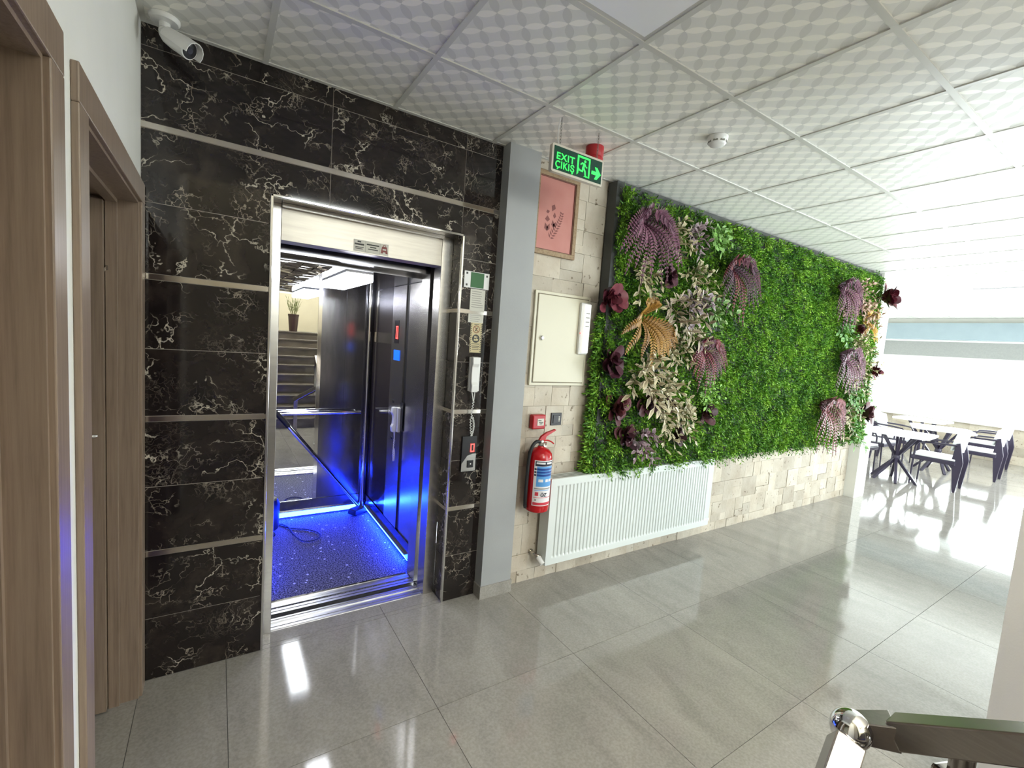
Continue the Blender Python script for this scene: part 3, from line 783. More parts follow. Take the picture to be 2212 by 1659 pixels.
def smooth_path(pts, n=8):
    P = [Vector(p) for p in pts]; out = []
    for i in range(len(P) - 1):
        a = P[max(i - 1, 0)]; b_ = P[i]; c = P[i + 1]; d = P[min(i + 2, len(P) - 1)]
        for k in range(n):
            t = k / n
            out.append(.5 * ((2 * b_) + (-a + c) * t + (2 * a - 5 * b_ + 4 * c - d) * t * t + (-a + 3 * b_ - 3 * c + d) * t ** 3))
    out.append(P[-1]); return out
MB().tube(smooth_path(cp), .004, 6).build('power_cord', m_rubber, vc, smooth=True)

# ================================================================== THINGS ON THE MARBLE
YF = -.0008
def plate(name, x0, z0, x1, z1, t, m, parent, y=0.0, **kw):
    return Bx(x0, y - t, z0, x1, y, z1).build(name, m, parent, **kw)
s = thing('notice_holder', (1.61, 0, 2.0), 'white plastic plate holding a green card on the marble', 'notice')
plate('holder', 1.528, 2.004, 1.70, 2.102, .006, m_whiteplastic, s); plate('green_card', 1.572, 2.008, 1.662, 2.098, .009, m_greencard, s)
for x, z in ((1.545, 2.09), (1.545, 2.02), (1.683, 2.085)):
    plate('print_mark', x - .006, z - .006, x + .006, z + .006, .0068, m_ink, s)
def paper(name, x0, z0, x1, z1, label, lines, m=m_paper):
    s = thing(name, ((x0 + x1) / 2, 0, z0), label, 'notice'); plate('sheet', x0, z0, x1, z1, .003, m, s)
    for (a, b_, zc, h) in lines: plate('print_line', x0 + (x1 - x0) * a, zc - h / 2, x0 + (x1 - x0) * b_, zc + h / 2, .0034, m_greyink, s)
    return s
m_greyink = mat('grey_ink', srgb(150, 148, 140), .6)
random.seed(4)
paper('paper_notice', 1.577, 1.865, 1.680, 2.000, 'long paper notice under the green card on the marble', [(.1, random.uniform(.7, .92), 1.985 - i * .0135, .004) for i in range(8)])
paper('paper_notice', 1.572, 1.795, 1.678, 1.848, 'small paper strip between the notice and the striped sticker', [(.1, random.uniform(.6, .9), 1.840 - i * .012, .003) for i in range(4)])
w = thing('warning_sticker', (1.634, 0, 1.61), 'cream warning sticker with striped border and two round symbols', 'sticker')
plate('sticker', 1.594, 1.610, 1.674, 1.795, .002, m_sand, w)
for i in range(13):
    z = 1.612 + i * .0140
    for xa in (1.595, 1.665):
        MB().prism([(xa, z), (xa + .008, z + .006), (xa + .008, z + .012), (xa, z + .006)], lambda a, zz, d: (a, -.0020 - .0006 * d, zz), 0, 1).build('stripe', m_ink, w)
def ring(cx, cz, r0, r1, d0, d1, n=28):
    b = MB(); vs = []; fs = []
    for j in range(n):
        t = 2 * math.pi * j / n
        for r, d in ((r0, d0), (r1, d0), (r1, d1), (r0, d1)): vs.append((cx + r * math.cos(t), d, cz + r * math.sin(t)))
    for j in range(n):
        a = 4 * j; b2 = 4 * ((j + 1) % n)
        for q in range(4): fs.append((a + q, a + (q + 1) % 4, b2 + (q + 1) % 4, b2 + q))
    return b.add(vs, fs)
m_brown = mat('brown_print', srgb(140, 92, 62), .5)
ring(1.634, 1.755, .019, .024, -.002, -.0028).build('prohibition_ring', m_brown, w)
MB().beam((1.619, -.0024, 1.771), (1.649, -.0024, 1.739), .0008, .005, up=(0.7, 0, 0.7)).build('prohibition_bar', m_brown, w)
MB().prism([(1.626, 1.743), (1.633, 1.743), (1.638, 1.756), (1.644, 1.765), (1.638, 1.768), (1.630, 1.758)], lambda a, z, d: (a, -.002 - .0006 * d, z), 0, 1).build('symbol', m_ink, w)
MB().lathe([(.026, 0), (.026, .0008)], (1.634, -.002, 1.697), 28, (0, -1, 0)).build('black_disc', m_ink, w)
for px, pz, pr in ((1.628, 1.707, .007), (1.640, 1.707, .0045)):
    MB().lathe([(pr, 0), (pr, .0008)], (px, -.0028, pz), 14, (0, -1, 0)).build('symbol', m_sand, w)
MB().prism([(1.620, 1.684), (1.648, 1.684), (1.650, 1.695), (1.636, 1.699), (1.632, 1.692), (1.621, 1.697)], lambda a, z, d: (a, -.0028 - .0006 * d, z), 0, 1).build('symbol', m_sand, w)
for z, a, b_ in ((1.785, .3, .7), (1.664, .15, .85), (1.650, .15, .85), (1.640, .2, .8), (1.630, .2, .8)):
    plate('print_line', 1.594 + .08 * a, z - .0018, 1.594 + .08 * b_, z + .0018, .0024, m_ink, w)
c = thing('elevator_call_panel', (1.63, 0, .86), 'black lift call panel with red digit and round cornered button plate', 'call panel')
plate('panel', 1.580, .852, 1.683, 1.080, .014, m_black, c, bevel=.002)
MB().prism([(1.582, .854), (1.681, .854), (1.681, .965), (1.655, .965), (1.62, .955), (1.582, .905)], lambda a, z, d: (a, -.013 - .003 * d, z), 0, 1).build('button_plate', m_steel, c)
plate('button', 1.622, .878, 1.663, .924, .021, m_black, c); plate('button_symbol', 1.640, .897, 1.647, .906, .022, m_whiteplastic, c)
seven0(1.640, 1.668, .978, 1.030, .006, lambda a, z, d: (a, -.0155 + .002 * d, z)).build('digit', m_alarm_red, c)
k = thing('capacity_sticker', (1.0, .13, 2.13), 'small printed sticker with a red weight symbol on the lift header', 'sticker')
plate('sticker', .905, 2.132, 1.100, 2.196, .0015, m_paper, k, y=.13)
for x in (.969, 1.05): plate('divider', x, 2.134, x + .0015, 2.194, .0019, m_greyink, k, y=.13)
for x0, x1, z, h in ((.925, .945, 2.186, .008), (.910, .962, 2.172, .009), (.914, .96, 2.156, .004), (.914, .955, 2.148, .004), (.976, 1.046, 2.178, .007), (.995, 1.030, 2.165, .006), (.984, 1.040, 2.153, .005)):
    plate('print_line', x0, z - h / 2, x1, z + h / 2, .0019, m_ink, k, y=.13)
m_dred = mat('dark_red_print', srgb(128, 52, 44), .5)
MB().prism([(1.056, 2.142), (1.068, 2.142), (1.070, 2.150), (1.082, 2.150), (1.084, 2.142), (1.096, 2.142), (1.090, 2.180), (1.062, 2.180)], lambda a, z, d: (a, .1285 - .0006 * d, z), 0, 1).build('weight_symbol', m_dred, k)
ring(1.076, 2.184, .005, .008, .1285, .1279).build('weight_ring', m_dred, k)
plate('print_line', 1.066, 2.160, 1.086, 2.168, .0026, m_paper, k, y=.13)

# security camera at the ceiling corner
sc_ = thing('security_camera', (.085, -.085, H), 'white bullet security camera under the ceiling in the marble corner', 'camera')
MB().lathe([(.052, 0), (.052, .010), (.046, .018), (.020, .022)], (.085, -.085, H), 28, (0, 0, -1)).build('mount', m_whiteplastic, sc_, smooth=True)
b = MB(); b.tube([(.085, -.085, H - .02), (.083, -.090, H - .045)], [.020, .016], 14); b.sphere((.082, -.094, H - .056), .017, 16); b.build('joint', m_whiteplastic, sc_, smooth=True)
d = Vector((.60, -.42, -.42)).normalized(); p0 = Vector((.082, -.092, H - .062)); p1 = p0 + d * .125
MB().tube([p0 - d * .004, p0 + d * .02, p0 + d * .05, p1], [.018, .030, .034, .036], 18).build('body', m_whiteplastic, sc_, smooth=True)
MB().tube([p1 - d * .006, p1 + d * .002], [.031, .031], 20).build('front_glass', mat('black_gloss', (.008, .008, .012, 1), .06), sc_)
MB().tube([p1 + d * .001, p1 + d * .004], [.013, .012], 16).build('lens', mat('lens_grey', (.03, .03, .05, 1), .05), sc_)
sx = d.cross(Vector((0, 0, 1))).normalized(); su = sx.cross(d)
hd = MB()
vs = []
for tt, w_ in ((.02, .030), (.10, .037), (.150, .037)):
    for j in range(9):
        a = math.radians(200 - 220 * j / 8 + 0); vs.append(p0 + d * tt + (sx * math.cos(a) + su * math.sin(a)) * w_ * 1.04)
for tt, w_ in ((.02, .030), (.10, .037), (.150, .037)):
    for j in range(9):
        a = math.radians(200 - 220 * j / 8); vs.append(p0 + d * tt + (sx * math.cos(a) + su * math.sin(a)) * w_ * 1.12)
fs = []
for L_ in (0, 27):
    for i in range(2):
        for j in range(8):
            q = L_ + i * 9 + j; fs.append((q, q + 1, q + 10, q + 9))
for i in range(2):
    for j in (0, 8): fs.append((i * 9 + j, (i + 1) * 9 + j, 27 + (i + 1) * 9 + j, 27 + i * 9 + j))
for i in (0, 2):
    for j in range(8): fs.append((i * 9 + j, i * 9 + j + 1, 27 + i * 9 + j + 1, 27 + i * 9 + j))
hd.add(vs, fs); hd.build('sun_hood', m_whiteplastic, sc_, smooth=True)

# ================================================================== CEILING THINGS
ex = thing('exit_sign', (1.917, -.51, 2.6), 'green illuminated exit sign with running figure and arrow hanging on chains', 'exit sign')
X0, X1, Z0, Z1, YS = 1.736, 2.099, 2.600, 2.744, -.51
m_signgreen = mat('sign_green', srgb(8, 52, 40), 0.25, emit=srgb(8, 56, 40), estr=.25)
m_glow = mat('sign_glow', srgb(60, 250, 90), .4, emit=srgb(40, 245, 80), estr=1.15)
m_signframe = mat('sign_frame', srgb(206, 200, 186), .4)
def rounded(x0, z0, x1, z1, r, n=5):
    pts = []
    for cx, cz, a0 in ((x1 - r, z1 - r, 0), (x0 + r, z1 - r, 90), (x0 + r, z0 + r, 180), (x1 - r, z0 + r, 270)):
        for i in range(n + 1):
            t = math.radians(a0 + 90 * i / n); pts.append((cx + r * math.cos(t), cz + r * math.sin(t)))
    return pts
FY = lambda a, z, d: (a, YS + d, z)
MB().prism(rounded(X0, Z0, X1, Z1, .012), FY, -.012, .012).build('housing', m_signframe, ex)
Bx(X0 + .012, YS - .0145, Z0 + .012, X1 - .012, YS - .011, Z1 - .012).build('face', m_signgreen, ex)
yt = YS - .0150
text('lettering', 'EXIT', .049, (1.762, yt, 2.668), (math.pi / 2, 0, 0), m_glow, ex, width=.122, spacing=1.12)
text('lettering', '\u00c7IKI\u015e', .050, (1.758, yt, 2.625), (math.pi / 2, 0, 0), m_glow, ex, width=.128, spacing=1.12)
def sp(name, pts): MB().prism(pts, lambda a, z, d: (1.902 + a * .096, yt - .0004 * d, 2.622 + z * .1), 0, 1).build(name, m_glow, ex)
sp('door_symbol', [(.05, 0.0), (.16, .10), (.16, .93), (.90, .93), (.90, .0), (.70, .0), (.70, .06), (.80, .06), (.80, 0.0), (1.0, 0.0), (1.0, 1.03), (.05, 1.03)])
sp('running_figure', [(.56, .70), (.40, .72), (.27, .60), (.32, .56), (.42, .64), (.49, .62), (.42, .42), (.42, .30), (.24, .32), (.16, .42), (.12, .38), (.20, .24), (.50, .22), (.52, .36), (.60, .28), (.66, .05), (.56, .0), (.74, .02), (.70, .30), (.58, .46), (.62, .58), (.72, .48), (.80, .50), (.79, .55), (.73, .54), (.64, .68)])
MB().lathe([(.0075, 0), (.0075, .0004)], (1.902 + .62 * .096, yt, 2.622 + .80 * .1), 18, (0, -1, 0)).build('figure_head', m_glow, ex)
MB().prism([(2.012, 2.669), (2.047, 2.669), (2.034, 2.692), (2.052, 2.692), (2.081, 2.660), (2.052, 2.628), (2.034, 2.628), (2.047, 2.651), (2.012, 2.651)], lambda a, z, d: (a, yt - .0004 * d, z), 0, 1).build('arrow', m_glow, ex)
for x in (1.792, 2.056):
    b = MB()
    n = 9; zt, zb = H, Z1
    for i in range(n):
        z = zb + (zt - zb) * (i + .5) / n; r = (zt - zb) / n * .62
        b.tube([(x + (r * .45 * math.cos(a) if i % 2 else 0), YS + (0 if i % 2 else r * .45 * math.cos(a)), z + r * math.sin(a)) for a in [2 * math.pi * q / 10 for q in range(10)]], .0011, 5, closed=True)
    b.build('chain', mat('chain_steel', (.25, .24, .22, 1), .4, .8), ex)
MB().tube(smooth_path([(1.785, YS + .005, H), (1.778, YS + .005, H - .05), (1.776, YS + .004, H - .1), (1.782, YS, Z1)]), .0022, 6).build('cable', m_whiteplastic, ex)

sr = thing('alarm_sounder', (2.165, -.36, H), 'red cylindrical alarm sounder on the ceiling behind the exit sign', 'alarm')
MB().lathe([(.054, 0), (.054, .050), (.050, .056), (.050, .062), (.054, .066), (.050, .105), (.030, .115)], (2.165, -.36, H), 28, (0, 0, -1)).build('sounder_body', m_redplastic, sr, smooth=True)
MB().lathe([(.047, .0), (.047, .012)], (2.165, -.36, H - .056), 24, (0, 0, 1)).build('groove_ring', m_dark, sr)
sd = thing('smoke_detector', (2.565, -.905, H), 'white round smoke detector on the patterned ceiling', 'smoke detector')
MB().lathe([(.053, 0), (.053, .014), (.050, .018), (.047, .034), (.036, .046), (.014, .050)], (2.565, -.905, H), 32, (0, 0, -1)).build('detector_body', m_whiteplastic, sd, smooth=True)
for j in range(8):
    t = 2 * math.pi * (j + .5) / 8
    q = Vector((2.565 + .045 * math.cos(t), -.905 + .045 * math.sin(t), H - .030)); dd = Vector((-math.sin(t), math.cos(t), 0))
    MB().beam(q - dd * .012, q + dd * .012, .006, .009).build('smoke_slot', mat('slot_grey', srgb(120, 118, 112), .6) if j == 0 else bpy.data.materials['slot_grey'], sd)
vn = thing('ceiling_slot_vent', (9.1, -.75, H), 'thin dark slot vent in the bright dining room ceiling', 'vent')
Bx(8.98, -2.2, H - .012, 9.00, -.55, H + .002).build('slot', m_dark, vn); Bx(9.03, -2.2, H - .012, 9.045, -.55, H + .002).build('slot', m_dark, vn)
Bx(8.96, -2.25, H - .008, 9.065, -.50, H).build('vent_frame', m_tbar, vn)

# ================================================================== THINGS ON THE STONE WALL
YW = -.0135
pf = thing('picture_frame', (2.17, YW, 2.28), 'framed pink picture of a flower sprig half hidden by the pillar', 'picture')
PX0, PX1, PZ0, PZ1 = 1.985, 2.345, 2.285, 2.815
for x0, x1, z0, z1 in ((PX0, PX1, PZ0, PZ0 + .03), (PX0, PX1, PZ1 - .03, PZ1), (PX0, PX0 + .03, PZ0 + .03, PZ1 - .03), (PX1 - .03, PX1, PZ0 + .03, PZ1 - .03)):
    Bx(x0, YW - .024, z0, x1, YW, z1).build('frame_rail', m_frame_wood, pf, bevel=.003)
for x0, x1, z0, z1 in ((PX0 + .03, PX1 - .03, PZ0 + .03, PZ0 + .036), (PX0 + .03, PX1 - .03, PZ1 - .036, PZ1 - .03), (PX1 - .036, PX1 - .03, PZ0 + .036, PZ1 - .036)):
    Bx(x0, YW - .016, z0, x1, YW, z1).build('inner_fillet', mat('fillet_brown', srgb(110, 70, 58), .5) if 'fillet_brown' not in bpy.data.materials else bpy.data.materials['fillet_brown'], pf)
Bx(PX0 + .03, YW - .010, PZ0 + .03, PX1 - .03, YW, PZ1 - .03).build('picture_sheet', mottled('pink_sheet', srgb(190, 130, 120), srgb(180, 116, 107), 6, .5), pf)
m_sprig = mat('sprig_print', srgb(120, 66, 62), .5)
def leafpoly(cx, cz, ang, L_, w_):
    d_ = (math.cos(ang), math.sin(ang)); n_ = (-d_[1], d_[0])
    return [(cx, cz), (cx + d_[0] * L_ * .4 + n_[0] * w_, cz + d_[1] * L_ * .4 + n_[1] * w_), (cx + d_[0] * L_, cz + d_[1] * L_), (cx + d_[0] * L_ * .4 - n_[0] * w_, cz + d_[1] * L_ * .4 - n_[1] * w_)]
PF = lambda a, z, d: (a, YW - .010 - .0006 * d, z)
for i in range(11):
    t = i / 10; cx = 2.13 + .085 * math.sin(t * 1.4); cz = 2.40 + .17 * t
    for sgn in (-1, 1):
        MB().prism(leafpoly(cx, cz, math.radians(60 + sgn * 55 + 20 * t), .034 * (1.1 - .5 * t), .006), PF, 0, 1).build('printed_leaf', m_sprig, pf)
for cx, cz, ang, L_, w_ in ((2.10, 2.44, 110, .055, .016), (2.10, 2.44, 70, .055, .014), (2.15, 2.47, 100, .05, .014), (2.15, 2.47, 65, .045, .013), (2.10, 2.50, 95, .04, .02), (2.155, 2.53, 90, .04, .013), (2.15, 2.62, 250, .05, .018), (2.085, 2.56, 20, .03, .012)):
    MB().prism(leafpoly(cx, cz, math.radians(ang), L_, w_), PF, 0, 1).build('printed_flower', m_sprig, pf)

eb = thing('electrical_cabinet', (2.28, YW, 1.41), 'cream steel electrical cabinet with round lock on the stone wall', 'cabinet')
Bx(2.045, YW - .018, 1.412, 2.530, YW, 2.050).build('cabinet_frame', m_panel_beige, eb, bevel=.003)
Bx(2.068, YW - .026, 1.436, 2.508, YW - .012, 2.026).build('cabinet_door', m_panel_beige, eb, bevel=.004)
Bx(2.062, YW - .0185, 1.430, 2.514, YW - .017, 2.032).build('door_gap', mat('gap_taupe', srgb(120, 110, 90), .6), eb)
MB().lathe([(.016, 0), (.016, .010), (.010, .016)], (2.112, YW - .026, 1.735), 18, (0, -1, 0)).build('lock', m_chrome, eb, smooth=True)

el = thing('emergency_light', (2.465, YW, 1.64), 'slim white emergency light mounted upright on the cabinet edge', 'emergency light')
Bx(2.424, YW - .052, 1.642, 2.508, YW - .026, 2.004).build('base', m_whiteplastic, el, bevel=.006)
MB().prism([(2.432, 0), (2.500, 0), (2.494, .022), (2.438, .022)], lambda a, d, z: (a, YW - .052 - d, z), 1.652, 1.994).build('diffuser', mat('frosted_diffuser', srgb(238, 240, 236), .2, emit=(1, 1, .97, 1), estr=.35), el, bevel=.004)
for zc in (1.93, 1.90, 1.87, 1.84): Bx(2.450, YW - .0755, zc - .004, 2.484, YW - .074, zc + .004).build('print_line', m_greyink, el)
MB().lathe([(.004, 0), (.004, .003)], (2.428, YW - .05, 1.79), 10, (0, -1, 0)).build('indicator', m_alarm_red, el)

cpt = thing('fire_call_point', (2.13, YW, 1.11), 'red square fire alarm call point on the stone wall', 'alarm')
Bx(2.082, YW - .046, 1.112, 2.190, YW, 1.212).build('call_box', m_redplastic, cpt, bevel=.008)
Bx(2.118, YW - .049, 1.138, 2.172, YW - .044, 1.186).build('push_plate', m_paper, cpt)
for x0, x1, zc in ((2.124, 2.150, 1.172), (2.130, 2.165, 1.160), (2.135, 2.160, 1.150)): Bx(x0, YW - .0498, zc - .003, x1, YW - .0485, zc + .003).build('print_line', m_ink, cpt)
sw = thing('light_switch', (2.31, YW, 1.12), 'dark grey square switch plate beside the red call point', 'switch')
m_anth = mat('anthracite_plastic', srgb(46, 46, 48), .4)
Bx(2.264, YW - .010, 1.126, 2.358, YW, 1.216).build('plate', m_anth, sw, bevel=.003)
Bx(2.280, YW - .014, 1.142, 2.342, YW - .008, 1.200).build('rocker', m_black, sw, bevel=.002)
for zc in (1.188, 1.178, 1.168, 1.158): Bx(2.327, YW - .0148, zc - .003, 2.338, YW - .0135, zc + .003).build('print_mark', m_paper, sw)

# fire extinguisher
fe = thing('fire_extinguisher', (2.125, -.115, .56), 'red fire extinguisher with blue label hung beside the radiator', 'fire extinguisher')
FC = (2.125, -.115, 0); R = .082
MB().lathe([(.045, .572), (.066, .566), (.078, .574), (R, .600), (R, .930), (.076, .965), (.055, .990), (.026, 1.002), (.022, 1.012)], FC, 36).build('cylinder', m_red, fe, smooth=True)
def wrap(name, z0, z1, a0, a1, m, dr=.0006):
    b = MB(); vs = []; n = 20
    for i in range(n + 1):
        a = math.radians(a0 + (a1 - a0) * i / n)
        for r in (R + dr, R + dr - .0012):
            for z in (z0, z1): vs.append((FC[0] + r * math.sin(a), FC[1] - r * math.cos(a), z))
    fs = []
    for i in range(n):
        q = i * 4; fs += [(q, q + 4, q + 5, q + 1), (q + 2, q + 3, q + 7, q + 6), (q, q + 2, q + 6, q + 4), (q + 1, q + 5, q + 7, q + 3)]
    b.add(vs, fs); return b.build(name, m, fe, smooth=True)
m_lw = mat('label_white', srgb(222, 220, 222), .35); m_lb = mat('label_blue', srgb(88, 150, 208), .35); m_ld = mat('label_dark_blue', srgb(28, 66, 140), .35); m_ln = mat('label_navy', srgb(30, 34, 52), .35); m_lr = mat('label_red', srgb(196, 60, 74), .35)
wrap('label_sheet', .620, .928, -62, 42, m_lw)
wrap('label_header', .890, .922, -57, 38, m_ln, .001)
wrap('label_field', .752, .888, -48, 38, m_lb, .001)
for z in (.862, .842, .822): wrap('label_band', z, z + .014, -48, 38, m_ld, .0014); wrap('label_mark', z + .001, z + .012, -60, -50, m_ln, .0012)
for z0, z1, a0, a1, mm in ((.904, .916, -52, -10, m_lw), (.904, .916, -2, 30, m_lw), (.784, .802, -38, -16, m_lw), (.784, .802, -4, 10, m_lw), (.784, .802, 14, 32, m_lw), (.734, .742, -56, 30, m_greyink), (.725, .729, -56, 20, m_lb), (.676, .679, -56, 38, m_lr), (.626, .644, -58, 40, m_lr), (.655, .668, -50, -42, m_greyink)):
    wrap('label_print', z0, z1, a0, a1, mm, .0018)
ringl = wrap('label_logo', .690, .714, -50, -34, m_lr, .0018)
text('label_lettering', '\u00d6Z', .034, (2.088, -.115 - R - .0008, .687), (math.pi / 2, 0, math.radians(-8)), m_ln, fe, xs=.9)
MB().lathe([(.020, 1.008), (.022, 1.020), (.018, 1.045), (.012, 1.052)], FC, 16).build('valve', m_chrome, fe, smooth=True)
MB().beam((2.115, -.125, 1.030), (2.145, -.150, 1.030), .02, .018).build('valve_outlet', m_strip, fe)
MB().lathe([(.014, 0), (.014, .008)], (2.135, -.140, 1.022), 16, (0, -1, 0)).build('gauge', m_whiteplastic, fe)
b = MB(); b.prism([(2.100, 1.050), (2.128, 1.048), (2.150, 1.050), (2.158, 1.075), (2.235, 1.112), (2.232, 1.121), (2.165, 1.103), (2.118, 1.078)], lambda a, z, d: (a, -.115 + d, z), -.010, .010); b.build('lever', m_red, fe, bevel=.002)
MB().tube(smooth_path([(2.14, -.115, 1.042), (2.17, -.115, 1.046), (2.205, -.117, 1.035), (2.228, -.118, 1.020)]), .005, 8).build('carry_handle', m_red, fe, smooth=True)
MB().tube(smooth_path([(2.110, -.118, 1.040), (2.075, -.120, 1.040), (2.045, -.120, 1.005), (2.030, -.118, .93), (2.026, -.116, .80), (2.026, -.114, .66), (2.030, -.112, .61)]), .012, 10).build('hose', m_rubber, fe, smooth=True)
MB().tube([(2.030, -.112, .61), (2.031, -.112, .59)], [.014, .010], 10).build('nozzle', m_black, fe, smooth=True)
Bx(2.095, -.038, .70, 2.155, -.012, .76).build('wall_bracket', m_black, fe); Bx(2.095, -.045, .90, 2.155, -.012, .95).build('wall_bracket', m_black, fe)

# radiator
rd = thing('radiator', (3.14, -.1, .15), 'white ribbed panel radiator on the stone wall below the green panel', 'radiator')
RX0, RX1, RZ0, RZ1, RY = 2.222, 4.085, .155, .772, -.142
n = 52; vs = []; fs = []
prof = []
span = RX1 - RX0 - .07
for i in range(n):
    x = RX0 + .035 + span * i / n; w_ = span / n
    prof += [(x, 0), (x + w_ * .38, 0), (x + w_ * .52, .008), (x + w_ * .86, .008)]
prof = [(RX0, 0)] + prof + [(RX1, 0)]
zs = [(RZ0, 0), (RZ0 + .045, 0), (RZ0 + .060, 1), (RZ1 - .062, 1), (RZ1 - .048, 0), (RZ1, 0)]
for z, kf in zs:
    for x, dy in prof: vs.append((x, RY + dy * kf, z))
m_ = len(prof)
for i in range(len(zs) - 1):
    for j in range(m_ - 1): fs.append((i * m_ + j, i * m_ + j + 1, (i + 1) * m_ + j + 1, (i + 1) * m_ + j))
b = MB(); b.add(vs, fs); b.build('front_panel', m_enamel, rd)
Bx(RX0, RY + .0105, RZ0 + .01, RX1, RY + .02, RZ1 - .01).build('panel_back', m_enamel, rd)
for x0, x1 in ((RX0 - .004, RX0), (RX1, RX1 + .004)):
    Bx(x0, RY, RZ0, x1, -.040, RZ1).build('side_cover', m_enamel, rd)
tp = Bx(RX0, RY, RZ1, RX1, -.040, RZ1 + .003).build('top_grille', m_enamel, rd)
for y in (-.115, -.09, -.065):
    Bx(RX0 + .02, y - .006, RZ1 + .0025, RX1 - .02, y + .006, RZ1 + .0035).build('grille_slot', mat('slot_shadow', srgb(120, 122, 118), .6) if 'slot_shadow' not in bpy.data.materials else bpy.data.materials['slot_shadow'], tp)
Bx(RX0, -.055, RZ0 + .02, RX1, -.043, RZ1 - .02).build('rear_panel', m_enamel, rd)
vv = MB(); vv.tube([(2.180, -.012, .215), (2.180, -.06, .215), (2.20, -.085, .205), (2.222, -.09, .200)], .011, 12); vv.lathe([(.02, 0), (.02, .006)], (2.180, -.012, .215), 16, (0, -1, 0))
vv.build('supply_valve', m_strip, rd, smooth=True)
MB().tube([(2.198, -.085, .20), (2.205, -.13, .165)], [.018, .020], 14).build('valve_cap', m_whiteplastic, rd, smooth=True)
MB().tube([(RX1 + .004, -.09, .195), (RX1 + .028, -.10, .195), (RX1 + .032, -.125, .195)], [.011, .012, .016], 12).build('return_valve', m_whiteplastic, rd, smooth=True)
MB().lathe([(.010, 0), (.008, .010)], (RX0 - .004, -.09, .735), 12, (-1, 0, 0)).build('bleed_valve', m_strip, rd)
for x in (2.6, 3.7):
    Bx(x - .02, -.043, .2, x + .02, -.016, .72).build('wall_bracket', m_enamel, rd)

# ================================================================== STAIR RAILING
m_rail = mottled('brushed_rail_steel', (.42, .39, .36, 1), (.36, .33, .31, 1), 10, .22, 1.0, stretch=(20, 2, 20))
ra = thing('stair_railing', (1.73, -2.11, 0), 'square steel stair handrail with a ball joint in the near corner', 'railing')
K = 1.32
BC = Vector((1.724, -2.108, .719))
MB().sphere(BC, .037 * K, 32).build('ball', m_chrome, ra, smooth=True)
d1 = Vector((.0, -1, .66)).normalized()
a0 = BC + Vector((.040, -.020, .004)) * K
b0 = a0 + Vector((.012, -.035, .012)) * K
MB().beam(BC + Vector((.02, -.006, .0)) * K, b0, .040 * K, .046 * K, w1=.052 * K, h1=.052 * K).build('elbow', m_rail, ra, bevel=.003)
MB().beam(b0 + d1 * .003, b0 + d1 * .80, .052 * K, .052 * K).build('handrail', m_rail, ra, bevel=.004)
pp = b0 + d1 * .115 * K
MB().tube([pp + Vector((0, 0, -.03 * K)), pp + Vector((0, 0, -.075 * K))], .018 * K, 14).build('bracket', m_rail, ra, smooth=True)
MB().beam((pp.x, pp.y, pp.z - .070 * K), (pp.x, pp.y, .0), .058 * K, .058 * K, up=(0.4, 1, 0)).build('post', m_rail, ra, bevel=.008)
pp2 = b0 + d1 * .77
MB().beam((pp2.x, pp2.y, pp2.z - .03), (pp2.x, pp2.y, .48), .06, .06, up=(0, 1, 0)).build('post', m_rail, ra)
dd = Vector((-.085, -.012, -.052)).normalized()
ee = BC + dd * .030 * K
MB().beam(ee, ee + dd * .30 * K, .052 * K, .052 * K, up=(0, .85, .5)).build('return_rail', m_rail, ra, bevel=.004)
q = ee + dd * .28 * K
MB().beam((q.x, q.y, q.z), (q.x, q.y, 0), .06, .06, up=(0, 1, 0)).build('post', m_rail, ra, bevel=.003)

# ================================================================== GREEN WALL
def leafobj(name, V, F, C, m, parent, **props):
    V = np.asarray(V, np.float32); me = bpy.data.meshes.new(name)
    org = ORG.get(parent.name, Vector((0, 0, 0)))
    V = V - np.array(org, np.float32)
    F = np.asarray(F, np.int32)
    me.vertices.add(len(V)); me.vertices.foreach_set('co', V.ravel())
    me.loops.add(F.size); me.loops.foreach_set('vertex_index', F.ravel())
    me.polygons.add(len(F)); me.polygons.foreach_set('loop_start', np.arange(0, F.size, F.shape[1], dtype=np.int32))
    me.update(calc_edges=True)
    at = me.color_attributes.new('leaf_colour', 'FLOAT_COLOR', 'POINT')
    C = np.asarray(C, np.float32); C4 = np.ones((len(V), 4), np.float32); C4[:, :3] = C
    at.data.foreach_set('color', C4.ravel())
    me.materials.append(m); me.validate()
    o = bpy.data.objects.new(name, me); COL.objects.link(o); o.parent = parent; ORG[o.name] = org
    for k, v in props.items(): o[k] = v
    return o
def nrm(v):
    return v / (np.linalg.norm(v, axis=-1, keepdims=True) + 1e-9)
